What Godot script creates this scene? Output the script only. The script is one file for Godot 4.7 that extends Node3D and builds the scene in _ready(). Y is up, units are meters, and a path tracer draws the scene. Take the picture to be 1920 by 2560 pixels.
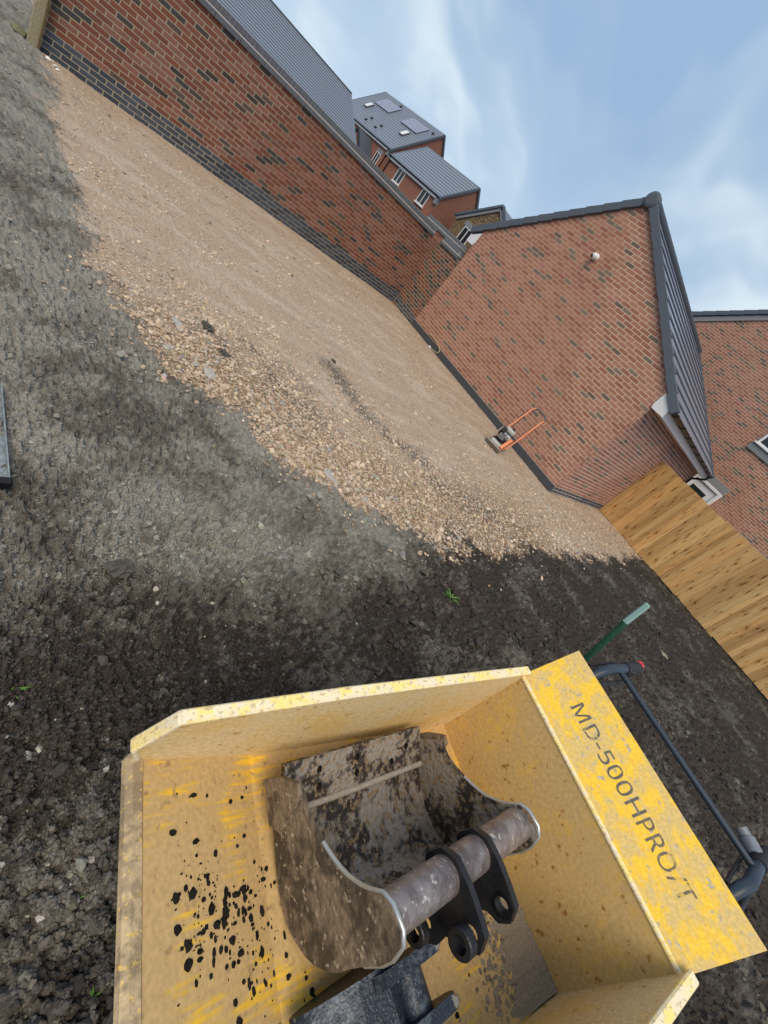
extends Node3D
# A muddy back plot seen past the yellow skip of a tracked dumper: brick garden wall, garage gable, fence, houses behind.

const EYE := Vector3(0, 1.75, 0)
const PX := Vector3(0.43794699, 0.62266291, -0.64845457)      # the camera's right
const PY := Vector3(-0.7669461, 0.63510148, 0.09186828)       # the camera's up
const PZ := Vector3(0.46903743, 0.45709627, 0.75568967)       # the camera's back
const FOCAL := 1098.7                                          # in pixels of a picture 1920 x 2560

var rng := RandomNumberGenerator.new()
var taken := {}
var tones: Array[Color] = []
var tone_mats: Array[StandardMaterial3D] = []
var M := {}
var T := {}
var brick_full: ArrayMesh
var brick_half: ArrayMesh

# ------------------------------------------------------------------ naming
func numbered(called: String) -> String:
	if not taken.has(called):
		taken[called] = 0
		return called
	taken[called] += 1
	return "%s_%03d" % [called, taken[called]]

func tag(o: Node, label: String, category: String, group := "") -> Node:
	o.set_meta("label", label)
	o.set_meta("category", category)
	if group != "":
		o.set_meta("group", group)
	return o

func thing(called: String, label: String, category: String, at := Vector3.ZERO, basis_ := Basis.IDENTITY, group := "") -> Node3D:
	var o := Node3D.new()
	o.name = numbered(called)
	add_child(o)
	o.transform = Transform3D(basis_, at)
	tag(o, label, category, group)
	return o

func put(parent: Node, called: String, mesh: Mesh, m: Material, xf := Transform3D.IDENTITY) -> MeshInstance3D:
	var o := MeshInstance3D.new()
	o.name = numbered(called) if parent == self else called
	o.mesh = mesh
	o.material_override = m
	o.transform = xf
	parent.add_child(o, true)
	return o

func made(st: SurfaceTool) -> ArrayMesh:
	return st.commit()

func begin() -> SurfaceTool:
	var st := SurfaceTool.new()
	st.begin(Mesh.PRIMITIVE_TRIANGLES)
	return st

# ------------------------------------------------------------------ shapes
func tri(st: SurfaceTool, a: Vector3, b: Vector3, c: Vector3, out: Vector3, ua := Vector2.ZERO, ub := Vector2.ZERO, uc := Vector2.ZERO) -> void:
	var n := (b - a).cross(c - a)
	if n.length_squared() < 1e-16:
		return
	n = n.normalized()
	if n.dot(out) < 0.0:
		n = -n
	else:
		var t := b; b = c; c = t
		var s := ub; ub = uc; uc = s
	st.set_normal(n); st.set_uv(ua); st.add_vertex(a)
	st.set_normal(n); st.set_uv(ub); st.add_vertex(b)
	st.set_normal(n); st.set_uv(uc); st.add_vertex(c)

func face(st: SurfaceTool, p: Array, out: Vector3, uv: Array = []) -> void:
	for i in range(1, p.size() - 1):
		if uv.size():
			tri(st, p[0], p[i], p[i + 1], out, uv[0], uv[i], uv[i + 1])
		else:
			tri(st, p[0], p[i], p[i + 1], out)

# chamfered box: centre c, half sizes along the three axes of b
func bbox(st: SurfaceTool, c: Vector3, size: Vector3, bev := 0.004, b := Basis.IDENTITY) -> void:
	var h := size * 0.5
	var e := minf(bev, minf(h.x, minf(h.y, h.z)) * 0.6)
	var ax := [b.x, b.y, b.z]
	var hs := [h.x, h.y, h.z]
	for i in 3:
		var j := (i + 1) % 3
		var k := (i + 2) % 3
		for s in [-1.0, 1.0]:
			var o: Vector3 = c + ax[i] * (hs[i] * s)
			var p := []
			for q in [[-1, -1], [1, -1], [1, 1], [-1, 1]]:
				p.append(o + ax[j] * ((hs[j] - e) * q[0]) + ax[k] * ((hs[k] - e) * q[1]))
			face(st, p, ax[i] * s)
			for t in [-1.0, 1.0]:
				# edge between +-i and +-j faces, running along k
				var oi: Vector3 = ax[i] * s
				var oj: Vector3 = ax[j] * t
				var r := []
				for w in [-1.0, 1.0]:
					r.append(c + oi * hs[i] + oj * (hs[j] - e) + ax[k] * ((hs[k] - e) * w))
				for w in [1.0, -1.0]:
					r.append(c + oi * (hs[i] - e) + oj * hs[j] + ax[k] * ((hs[k] - e) * w))
				face(st, r, oi + oj)
	for sx in [-1.0, 1.0]:
		for sy in [-1.0, 1.0]:
			for sz in [-1.0, 1.0]:
				var X: Vector3 = b.x * sx
				var Y: Vector3 = b.y * sy
				var Z: Vector3 = b.z * sz
				tri(st, c + X * h.x + Y * (h.y - e) + Z * (h.z - e), c + X * (h.x - e) + Y * h.y + Z * (h.z - e), c + X * (h.x - e) + Y * (h.y - e) + Z * h.z, X + Y + Z)

func box(size: Vector3, c := Vector3.ZERO, bev := 0.004, b := Basis.IDENTITY) -> ArrayMesh:
	var st := begin()
	bbox(st, c, size, bev, b)
	return made(st)

# flat plate: a polygon in the plane (ex, ey) through o, thickened by d along ez; uv from the plane
func plate(st: SurfaceTool, poly: PackedVector2Array, o: Vector3, ex: Vector3, ey: Vector3, d: Vector3, uvs := 1.0, uvo := Vector2.ZERO) -> void:
	var ids := Geometry2D.triangulate_polygon(poly)
	for side in 2:
		var off := d * float(side)
		for i in range(0, ids.size(), 3):
			var a := poly[ids[i]]
			var b := poly[ids[i + 1]]
			var c := poly[ids[i + 2]]
			tri(st, o + off + ex * a.x + ey * a.y, o + off + ex * b.x + ey * b.y, o + off + ex * c.x + ey * c.y, d if side == 1 else -d, a * uvs + uvo, b * uvs + uvo, c * uvs + uvo)
	var cw := 1.0 if Geometry2D.is_polygon_clockwise(poly) else -1.0
	for i in poly.size():
		var a := poly[i]
		var b := poly[(i + 1) % poly.size()]
		var e := (b - a).normalized()
		var nn := Vector2(-e.y, e.x) * cw
		var p := o + ex * a.x + ey * a.y
		var q := o + ex * b.x + ey * b.y
		face(st, [p, q, q + d, p + d], ex * nn.x + ey * nn.y, [a * uvs + uvo, b * uvs + uvo, b * uvs + uvo + Vector2(0.02, 0.02), a * uvs + uvo + Vector2(0.02, 0.02)])

func tube(st: SurfaceTool, pts: Array, r: float, sides := 12, cap := true, r2 := -1.0) -> void:
	var n := pts.size()
	var up := Vector3.UP
	var t0: Vector3 = (pts[1] - pts[0]).normalized()
	if absf(t0.dot(up)) > 0.95:
		up = Vector3.RIGHT
	var u := t0.cross(up).normalized()
	var rings := []
	var norms := []
	for i in n:
		var t: Vector3
		if i == 0:
			t = t0
		elif i == n - 1:
			t = (pts[i] - pts[i - 1]).normalized()
		else:
			t = ((pts[i] - pts[i - 1]).normalized() + (pts[i + 1] - pts[i]).normalized()).normalized()
		u = (u - t * u.dot(t)).normalized()
		var w := t.cross(u)
		var rr := r if r2 < 0.0 else lerpf(r, r2, float(i) / (n - 1))
		var ring := []
		var nr := []
		for k in sides:
			var a := TAU * k / sides
			var dd := u * cos(a) + w * sin(a)
			ring.append(pts[i] + dd * rr)
			nr.append(dd)
		rings.append(ring)
		norms.append(nr)
	for i in n - 1:
		for k in sides:
			var k2 := (k + 1) % sides
			for c in [[i, k, i, k2, i + 1, k2], [i, k, i + 1, k2, i + 1, k]]:
				var A: Vector3 = rings[c[0]][c[1]]
				var B: Vector3 = rings[c[2]][c[3]]
				var C: Vector3 = rings[c[4]][c[5]]
				var nA: Vector3 = norms[c[0]][c[1]]
				var nB: Vector3 = norms[c[2]][c[3]]
				var nC: Vector3 = norms[c[4]][c[5]]
				if (B - A).cross(C - A).dot(nA) > 0.0:
					var t2 := B; B = C; C = t2
					var t3 := nB; nB = nC; nC = t3
				st.set_normal(nA); st.set_uv(Vector2(0.1 * k, A.length())); st.add_vertex(A)
				st.set_normal(nB); st.set_uv(Vector2(0.1 * k, B.length())); st.add_vertex(B)
				st.set_normal(nC); st.set_uv(Vector2(0.1 * k, C.length())); st.add_vertex(C)
	if cap:
		face(st, rings[0], -t0)
		face(st, rings[n - 1], (pts[n - 1] - pts[n - 2]).normalized())

func tube_mesh(pts: Array, r: float, sides := 12) -> ArrayMesh:
	var st := begin()
	tube(st, pts, r, sides)
	return made(st)

# surface of revolution round the axis ay: profile of (radius, height)
func lathe(st: SurfaceTool, prof: Array, o: Vector3, ay: Vector3, sides := 20) -> void:
	var ux := ay.cross(Vector3(0.31, 0.2, 0.93)).normalized()
	var uz := ay.cross(ux).normalized()
	for i in prof.size() - 1:
		var a: Vector2 = prof[i]
		var b: Vector2 = prof[i + 1]
		var sl := Vector2(b.y - a.y, a.x - b.x).normalized()
		for k in sides:
			var d0 := ux * cos(TAU * k / sides) + uz * sin(TAU * k / sides)
			var d1 := ux * cos(TAU * (k + 1) / sides) + uz * sin(TAU * (k + 1) / sides)
			face(st, [o + d0 * a.x + ay * a.y, o + d1 * a.x + ay * a.y, o + d1 * b.x + ay * b.y, o + d0 * b.x + ay * b.y], (d0 + d1) * 0.5 * sl.x + ay * sl.y)

# an irregular stone: a split icosahedron with its corners pushed in and out
func rock(seed_: int, flat := 0.75, rough := 0.28) -> ArrayMesh:
	var r := RandomNumberGenerator.new()
	r.seed = seed_
	var g := (1.0 + sqrt(5.0)) / 2.0
	var v: Array = [Vector3(-1, g, 0), Vector3(1, g, 0), Vector3(-1, -g, 0), Vector3(1, -g, 0), Vector3(0, -1, g), Vector3(0, 1, g), Vector3(0, -1, -g), Vector3(0, 1, -g), Vector3(g, 0, -1), Vector3(g, 0, 1), Vector3(-g, 0, -1), Vector3(-g, 0, 1)]
	var f := [[0, 11, 5], [0, 5, 1], [0, 1, 7], [0, 7, 10], [0, 10, 11], [1, 5, 9], [5, 11, 4], [11, 10, 2], [10, 7, 6], [7, 1, 8], [3, 9, 4], [3, 4, 2], [3, 2, 6], [3, 6, 8], [3, 8, 9], [4, 9, 5], [2, 4, 11], [6, 2, 10], [8, 6, 7], [9, 8, 1]]
	var sc := Vector3(r.randf_range(0.8, 1.3), flat * r.randf_range(0.7, 1.1), r.randf_range(0.75, 1.1))
	for i in v.size():
		v[i] = (v[i] as Vector3).normalized() * (1.0 + r.randf_range(-rough, rough)) * sc
	var st := begin()
	for t in f:
		var a: Vector3 = v[t[0]]
		var b: Vector3 = v[t[1]]
		var c: Vector3 = v[t[2]]
		tri(st, a, b, c, a + b + c)
	return made(st)

# a rounded lump of soil with smooth shading
func lump(seed_: int) -> ArrayMesh:
	var nz := FastNoiseLite.new()
	nz.seed = seed_
	nz.frequency = 0.9
	nz.fractal_octaves = 3
	var st := begin()
	var rows := 9
	var cols := 14
	st.set_smooth_group(-1)
	var P := func(i: int, j: int) -> Vector3:
		var th := PI * i / rows
		var ph := TAU * (j % cols) / cols
		var d := Vector3(sin(th) * cos(ph), cos(th), sin(th) * sin(ph))
		return d * (1.0 + 0.9 * nz.get_noise_3d(d.x * 2.4, d.y * 2.4, d.z * 2.4)) * Vector3(1.1, 0.7, 0.9)
	for i in rows:
		for j in cols:
			var a: Vector3 = P.call(i, j)
			var b: Vector3 = P.call(i, j + 1)
			var c: Vector3 = P.call(i + 1, j + 1)
			var d: Vector3 = P.call(i + 1, j)
			for t in ([[a, c, d]] if i == 0 else ([[a, b, c]] if i == rows - 1 else [[a, b, c], [a, c, d]])):
				for q in (t if (t[1] - t[0]).cross(t[2] - t[0]).dot(t[0] + t[1] + t[2]) < 0.0 else [t[0], t[2], t[1]]):
					st.add_vertex(q)
	st.generate_normals()
	return made(st)

# ------------------------------------------------------------------ textures and materials
func noise_data(size: int, freq: float, seed_: int, octaves := 4, type := FastNoiseLite.TYPE_SIMPLEX_SMOOTH, sx := 1, sy := 1) -> PackedByteArray:
	var n := FastNoiseLite.new()
	n.seed = seed_
	n.noise_type = type
	n.frequency = freq
	n.fractal_octaves = octaves
	if type == FastNoiseLite.TYPE_CELLULAR:
		n.cellular_return_type = FastNoiseLite.RETURN_DISTANCE
	var im := n.get_seamless_image(size / sx, size / sy)
	if sx > 1 or sy > 1:
		im.resize(size, size, Image.INTERPOLATE_CUBIC)
	im.convert(Image.FORMAT_L8)
	return im.get_data()

func grey_tex(size: int, freq: float, seed_: int, lo: float, hi: float, octaves := 4, sx := 1, sy := 1) -> ImageTexture:
	var d := noise_data(size, freq, seed_, octaves, FastNoiseLite.TYPE_SIMPLEX_SMOOTH, sx, sy)
	for i in d.size():
		d[i] = int(255.0 * (lo + (hi - lo) * d[i] / 255.0))
	return ImageTexture.create_from_image(Image.create_from_data(size, size, false, Image.FORMAT_L8, d))

func normal_tex(size: int, freq: float, seed_: int, strength: float, octaves := 4, type := FastNoiseLite.TYPE_SIMPLEX_SMOOTH) -> ImageTexture:
	var im := Image.create_from_data(size, size, false, Image.FORMAT_L8, noise_data(size, freq, seed_, octaves, type))
	im.convert(Image.FORMAT_RGBA8)
	im.bump_map_to_normal_map(strength)
	return ImageTexture.create_from_image(im)

# three layers of matter told apart by two noises: base, coat over it, specks; colours are sRGB 0..255
func layered(seed_: int, base: Vector3, coat: Vector3, cover: float, speck: Vector3, speck_at: float, sx := 1, sy := 1, edge := 0.07, size := 512, coarse := 0.006, mid := 0.03) -> ImageTexture:
	var a := noise_data(size, coarse, seed_, 5)
	var b := noise_data(size, mid, seed_ + 1, 4, FastNoiseLite.TYPE_SIMPLEX_SMOOTH, sx, sy)
	var c := noise_data(size, 0.12, seed_ + 2, 3)
	var s := noise_data(size, 0.04, seed_ + 3, 5)
	var o := PackedByteArray()
	o.resize(size * size * 3)
	for i in size * size:
		var g := c[i] / 255.0
		var d := a[i] / 255.0 * 0.5 + b[i] / 255.0 * 0.38 + g * 0.12
		var k := smoothstep(1.0 - cover - edge, 1.0 - cover + edge, d)
		var col := base.lerp(coat, k) * (0.92 + 0.16 * g)
		var q := s[i] / 255.0 * 0.8 + g * 0.2
		col = col.lerp(speck * (0.8 + 0.4 * g), smoothstep(speck_at, speck_at + 0.06, q))
		o[i * 3] = clampi(int(col.x), 0, 255)
		o[i * 3 + 1] = clampi(int(col.y), 0, 255)
		o[i * 3 + 2] = clampi(int(col.z), 0, 255)
	return ImageTexture.create_from_image(Image.create_from_data(size, size, false, Image.FORMAT_RGB8, o))

func mat(c: Color, rough := 0.9, metal := 0.0) -> StandardMaterial3D:
	var m := StandardMaterial3D.new()
	m.albedo_color = c.linear_to_srgb()
	m.roughness = rough
	m.metallic = metal
	m.metallic_specular = 0.4
	return m

func tri_mat(c: Color, tex: Texture2D, scale: float, rough := 0.9, nrm: Texture2D = null, depth := 1.0, metal := 0.0, world := true) -> StandardMaterial3D:
	var m := mat(c, rough, metal)
	m.albedo_texture = tex
	m.uv1_triplanar = true
	m.uv1_world_triplanar = world
	m.uv1_scale = Vector3.ONE * scale
	if nrm:
		m.normal_enabled = true
		m.normal_texture = nrm
		m.normal_scale = depth
	return m

func uv_mat(tex: Texture2D, rough := 0.8, metal := 0.0, nrm: Texture2D = null, depth := 0.6) -> StandardMaterial3D:
	var m := mat(Color(1, 1, 1), rough, metal)
	m.albedo_texture = tex
	if nrm:
		m.normal_enabled = true
		m.normal_texture = nrm
		m.normal_scale = depth
	return m

func wood_tex(seed_: int, warm: Vector3, dark: Vector3) -> ImageTexture:
	var w := 512
	var h := 1024
	var r := RandomNumberGenerator.new()
	r.seed = seed_
	var g := FastNoiseLite.new()
	g.seed = seed_
	g.frequency = 1.0
	g.fractal_octaves = 3
	var knots := []
	for i in 27:
		knots.append(Vector3(r.randf() * w, r.randf() * h, r.randf_range(7.0, 17.0)))
	var near := []
	for y in 32:
		var l := []
		for k in knots:
			if absf(k.y - (y * 32 + 16)) < 150.0:
				l.append(k)
		near.append(l)
	var o := PackedByteArray()
	o.resize(w * h * 3)
	for y in h:
		var list: Array = near[y >> 5]
		for x in w:
			var dx := 0.0
			var kd := 0.0
			var halo := 0.0
			for k: Vector3 in list:
				var ex := (x - k.x) / k.z
				var ey := (y - k.y) / (k.z * 3.2)
				var e := ex * ex + ey * ey
				if e < 9.0:
					var q := exp(-e * 0.8)
					dx += q * 2.2 * signf(ex)
					halo = maxf(halo, exp(-(ex * ex + ey * ey * 2.0) * 0.55))
					var inner := ex * ex + ey * ey * 20.0
					kd = maxf(kd, 1.0 - smoothstep(0.35, 1.1, inner))
			var grain := g.get_noise_2d((x + dx * 6.0) * 0.055, y * 0.0016) * 0.5 + 0.5
			var fine := g.get_noise_2d((x + dx * 6.0) * 0.28, y * 0.006 + 40.0) * 0.5 + 0.5
			var t := clampf(grain * 0.75 + fine * 0.35 - 0.1, 0.0, 1.0)
			var c := warm.lerp(dark, smoothstep(0.40, 0.85, t) * 0.75).lerp(dark, halo * 0.6).lerp(dark * 0.62, kd * 0.8)
			var i := (y * w + x) * 3
			o[i] = clampi(int(c.x), 0, 255)
			o[i + 1] = clampi(int(c.y), 0, 255)
			o[i + 2] = clampi(int(c.z), 0, 255)
	return ImageTexture.create_from_image(Image.create_from_data(w, h, false, Image.FORMAT_RGB8, o))

func make_materials() -> void:
	T.grain = grey_tex(512, 0.035, 3, 0.74, 1.0, 5)
	T.fine = grey_tex(512, 0.12, 5, 0.86, 1.0, 3)
	T.blotch = grey_tex(512, 0.01, 7, 0.7, 1.0, 5)
	T.rough_n = normal_tex(512, 0.06, 11, 6.0, 5)
	T.pit_n = normal_tex(512, 0.09, 12, 4.0, 3)
	# brick tones, linear. 0-5 garage reds, 6-8 garage darks, 9-14 garden wall reds, 15-18 garden wall darks, 19-21 blue bricks
	tones = [Color(0.488, 0.226, 0.159), Color(0.427, 0.189, 0.128), Color(0.537, 0.268, 0.195), Color(0.464, 0.232, 0.152), Color(0.403, 0.171, 0.122), Color(0.512, 0.244, 0.183),
		Color(0.207, 0.152, 0.122), Color(0.250, 0.189, 0.152), Color(0.305, 0.220, 0.171),
		Color(0.312, 0.119, 0.081), Color(0.263, 0.094, 0.062), Color(0.362, 0.156, 0.112), Color(0.294, 0.106, 0.062), Color(0.250, 0.106, 0.081), Color(0.338, 0.163, 0.125),
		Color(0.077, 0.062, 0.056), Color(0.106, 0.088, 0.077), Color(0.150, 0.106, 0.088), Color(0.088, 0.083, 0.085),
		Color(0.078, 0.098, 0.130), Color(0.10, 0.122, 0.155), Color(0.062, 0.076, 0.10)]
	for c in tones:
		var m := tri_mat(c, T.grain, 2.7, 0.88, T.rough_n, 0.5)
		tone_mats.append(m)
	for i in [19, 20, 21]:
		tone_mats[i].roughness = 0.55
	M.brick_rest = tri_mat(Color(1, 1, 1), T.grain, 2.7, 0.88, T.rough_n, 0.5)
	M.brick_rest.vertex_color_use_as_albedo = true
	M.mortar = tri_mat(Color(0.44, 0.365, 0.265), T.fine, 3.0, 0.95, T.rough_n, 0.6)
	M.mortar_pink = tri_mat(Color(0.70, 0.54, 0.41), T.fine, 3.0, 0.95, T.rough_n, 0.6)
	M.mortar_pale = tri_mat(Color(0.80, 0.68, 0.60), T.fine, 3.0, 0.95, T.rough_n, 0.6)
	M.far_brick = tri_mat(Color(0.36, 0.17, 0.12), layered(301, Vector3(255, 255, 255), Vector3(190, 178, 172), 0.5, Vector3(150, 140, 135), 0.66, 1, 4, 0.1, 512, 0.05, 0.12), 0.5, 0.9)
	M.far_stone = tri_mat(Color(0.30, 0.23, 0.15), layered(305, Vector3(255, 250, 240), Vector3(150, 140, 128), 0.5, Vector3(90, 80, 70), 0.6, 1, 3, 0.05, 512, 0.05, 0.09), 0.28, 0.9)
	M.coping = tri_mat(Color(0.16, 0.18, 0.205), T.grain, 2.5, 0.7, T.rough_n, 0.4)
	M.tile = tri_mat(Color(0.075, 0.09, 0.115), T.grain, 1.3, 0.62, T.rough_n, 0.25)
	M.tile_sky_sheen = tri_mat(Color(0.25, 0.285, 0.36), T.grain, 1.3, 0.32, T.rough_n, 0.25)  # tile colour lightened to stand in for sky reflection and haze
	M.verge = tri_mat(Color(0.10, 0.12, 0.155), T.fine, 2.0, 0.6)
	M.white = tri_mat(Color(0.78, 0.79, 0.82), T.fine, 1.0, 0.35)
	M.black = tri_mat(Color(0.012, 0.012, 0.014), T.fine, 3.0, 0.4)
	M.glass = mat(Color(0.02, 0.025, 0.03), 0.08)
	M.solar = mat(Color(0.22, 0.24, 0.33), 0.2)
	M.lead = tri_mat(Color(0.25, 0.26, 0.29), T.fine, 2.0, 0.7)
	M.lintel = tri_mat(Color(0.33, 0.36, 0.37), T.grain, 2.5, 0.75)
	T.wood = wood_tex(21, Vector3(228, 190, 132), Vector3(152, 104, 52))
	for i in 6:
		var m := uv_mat(T.wood, 0.82, 0.0, T.pit_n, 0.25)
		var s: float = [1.0, 0.95, 1.05, 0.89, 0.98, 1.02][i]
		var wm: float = [1.0, 0.98, 1.0, 0.95, 1.04, 0.93][i]
		m.albedo_color = Color(0.9 * s, 0.9 * s * (0.5 + 0.5 * wm), 0.9 * s * wm)
		M["board%d" % i] = m
	M.old_wood = uv_mat(wood_tex(29, Vector3(150, 136, 96), Vector3(84, 74, 48)), 0.9, 0.0, T.pit_n, 0.4)
	# the dumper's paint: yellow under dried mud
	var yellow := Vector3(230, 182, 52)
	T.skip_floor = layered(41, yellow, Vector3(186, 156, 108), 0.66, Vector3(158, 130, 90), 0.72, 1, 10, 0.13, 512, 0.007, 0.11)
	T.skip_rear = layered(47, Vector3(212, 174, 88), Vector3(194, 164, 112), 0.66, Vector3(150, 110, 52), 0.71, 1, 1, 0.24, 512, 0.01, 0.06)
	T.skip_flange = layered(53, Vector3(244, 198, 58), Vector3(214, 184, 116), 0.52, Vector3(176, 166, 146), 0.71, 2, 1, 0.14, 512, 0.012, 0.06)
	T.skip_side = layered(59, Vector3(218, 184, 116), Vector3(216, 192, 148), 0.62, Vector3(176, 140, 88), 0.74, 1, 4, 0.24)
	T.skip_rim = layered(61, Vector3(244, 216, 124), Vector3(230, 216, 188), 0.58, Vector3(186, 164, 130), 0.64, 1, 1, 0.1)
	M.skip_floor = uv_mat(T.skip_floor, 0.72, 0.0, T.pit_n, 0.06)
	M.skip_rear = uv_mat(T.skip_rear, 0.78, 0.0, T.pit_n, 0.05)
	M.skip_flange = uv_mat(T.skip_flange, 0.55, 0.0, T.pit_n, 0.05)
	M.skip_side = uv_mat(T.skip_side, 0.8, 0.0, T.pit_n, 0.04)
	M.skip_rim = tri_mat(Color(1, 1, 1), T.skip_rim, 3.0, 0.8, null, 1.0, 0.0, false)
	M.lip = tri_mat(Color(1, 1, 1), layered(67, Vector3(186, 164, 130), Vector3(142, 124, 100), 0.5, Vector3(214, 178, 84), 0.70), 2.5, 0.9, T.rough_n, 0.3, 0.0, false)
	M.print = tri_mat(Color(1, 1, 1), layered(97, Vector3(96, 96, 94), Vector3(196, 170, 104), 0.36, Vector3(120, 116, 106), 0.66, 1, 1, 0.06), 2.5, 0.75, null, 1.0, 0.0, false)
	M.print_worn = tri_mat(Color(1, 1, 1), layered(101, Vector3(112, 104, 92), Vector3(214, 182, 92), 0.38, Vector3(150, 134, 98), 0.66, 1, 1, 0.06), 2.5, 0.8, null, 1.0, 0.0, false)
	# worn steel of the buckets
	T.steel_in = layered(71, Vector3(148, 140, 132), Vector3(60, 54, 50), 0.47, Vector3(136, 116, 92), 0.60, 1, 1, 0.10)
	T.steel_out = layered(77, Vector3(128, 112, 94), Vector3(76, 66, 56), 0.50, Vector3(152, 138, 120), 0.68, 1, 1, 0.16)
	T.steel_tube = layered(83, Vector3(150, 140, 138), Vector3(100, 90, 90), 0.5, Vector3(186, 180, 172), 0.70, 1, 1, 0.2)
	M.steel_in = uv_mat(T.steel_in, 0.55, 0.35, T.rough_n, 0.4)
	M.steel_out = uv_mat(T.steel_out, 0.7, 0.15, T.rough_n, 0.5)
	M.steel_tube = tri_mat(Color(1, 1, 1), T.steel_tube, 1.6, 0.38, T.pit_n, 0.4, 0.45, false)
	M.steel_dark = tri_mat(Color(0.030, 0.031, 0.036), T.blotch, 3.0, 0.38, T.pit_n, 0.4, 0.3, false)
	M.steel_blue = tri_mat(Color(0.9, 0.95, 1.0), layered(89, Vector3(84, 90, 98), Vector3(44, 50, 60), 0.55, Vector3(120, 112, 98), 0.74), 2.0, 0.42, T.pit_n, 0.5, 0.35, false)
	M.edge = tri_mat(Color(0.55, 0.55, 0.54), T.fine, 4.0, 0.35, null, 1.0, 0.7, false)
	M.bar = tri_mat(Color(0.035, 0.050, 0.075), T.fine, 3.0, 0.42)
	M.rubber = tri_mat(Color(0.028, 0.030, 0.034), T.fine, 3.0, 0.7, T.pit_n, 0.3)
	M.red = mat(Color(0.55, 0.03, 0.045), 0.4)
	M.green = tri_mat(Color(0.022, 0.095, 0.06), T.blotch, 4.0, 0.4)
	M.green_pale = tri_mat(Color(0.26, 0.42, 0.40), T.fine, 4.0, 0.5)
	M.orange = tri_mat(Color(0.80, 0.27, 0.13), T.fine, 3.0, 0.45)
	M.engine = tri_mat(Color(0.30, 0.32, 0.36), T.blotch, 6.0, 0.5, null, 1.0, 0.3)
	M.engine_dark = tri_mat(Color(0.05, 0.048, 0.05), T.blotch, 6.0, 0.6)
	M.cast = tri_mat(Color(0.55, 0.54, 0.51), T.grain, 5.0, 0.65, null, 1.0, 0.2)
	M.dusty = tri_mat(Color(0.40, 0.36, 0.31), T.grain, 4.0, 0.9)
	M.leaf = mat(Color(0.10, 0.21, 0.035), 0.6)
	M.alu = tri_mat(Color(0.52, 0.56, 0.57), T.blotch, 4.0, 0.4, null, 1.0, 0.7)
	M.concrete = tri_mat(Color(0.50, 0.475, 0.45), T.grain, 5.0, 0.9, T.rough_n, 0.5)

	M.stone = tri_mat(Color(1, 1, 1), T.grain, 9.0, 0.95, T.rough_n, 0.5)
	M.stone.vertex_color_use_as_albedo = true
	M.clod = tri_mat(Color(1, 1, 1), T.grain, 7.0, 1.0, T.rough_n, 0.9)
	M.clod.vertex_color_use_as_albedo = true
	M.clod.metallic_specular = 0.2

# ------------------------------------------------------------------ brickwork
func stretcher(l: float, h := 0.065, d := 0.034, bev := 0.004) -> ArrayMesh:
	# front at z = 0.006, the back sunk in the mortar
	var st := begin()
	var z1 := 0.003
	var z0 := z1 - d
	var x := l * 0.5
	var y := h * 0.5
	face(st, [Vector3(-x + bev, -y + bev, z1), Vector3(x - bev, -y + bev, z1), Vector3(x - bev, y - bev, z1), Vector3(-x + bev, y - bev, z1)], Vector3.BACK)
	var ring := [Vector2(-x, -y), Vector2(x, -y), Vector2(x, y), Vector2(-x, y)]
	for i in 4:
		var a: Vector2 = ring[i]
		var b: Vector2 = ring[(i + 1) % 4]
		var n := Vector3((a.x + b.x) * 0.5, (a.y + b.y) * 0.5, 0).normalized()
		var ai := Vector2(a.x - signf(a.x) * bev, a.y - signf(a.y) * bev)
		var bi := Vector2(b.x - signf(b.x) * bev, b.y - signf(b.y) * bev)
		face(st, [Vector3(a.x, a.y, z1 - bev), Vector3(b.x, b.y, z1 - bev), Vector3(bi.x, bi.y, z1), Vector3(ai.x, ai.y, z1)], n + Vector3.BACK)
		face(st, [Vector3(a.x, a.y, z0), Vector3(b.x, b.y, z0), Vector3(b.x, b.y, z1 - bev), Vector3(a.x, a.y, z1 - bev)], n)
	return made(st)

func seen_px(p: Vector3) -> float:
	# how large a metre at p shows in the photograph, 0 when outside the frame
	var d := p - EYE
	var z := -d.dot(PZ)
	if z < 0.05:
		return 0.0
	var x := d.dot(PX) / z * FOCAL
	var y := d.dot(PY) / z * FOCAL
	if absf(x) > 985.0 or absf(y) > 1305.0:
		return 0.0
	return FOCAL / z

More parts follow.
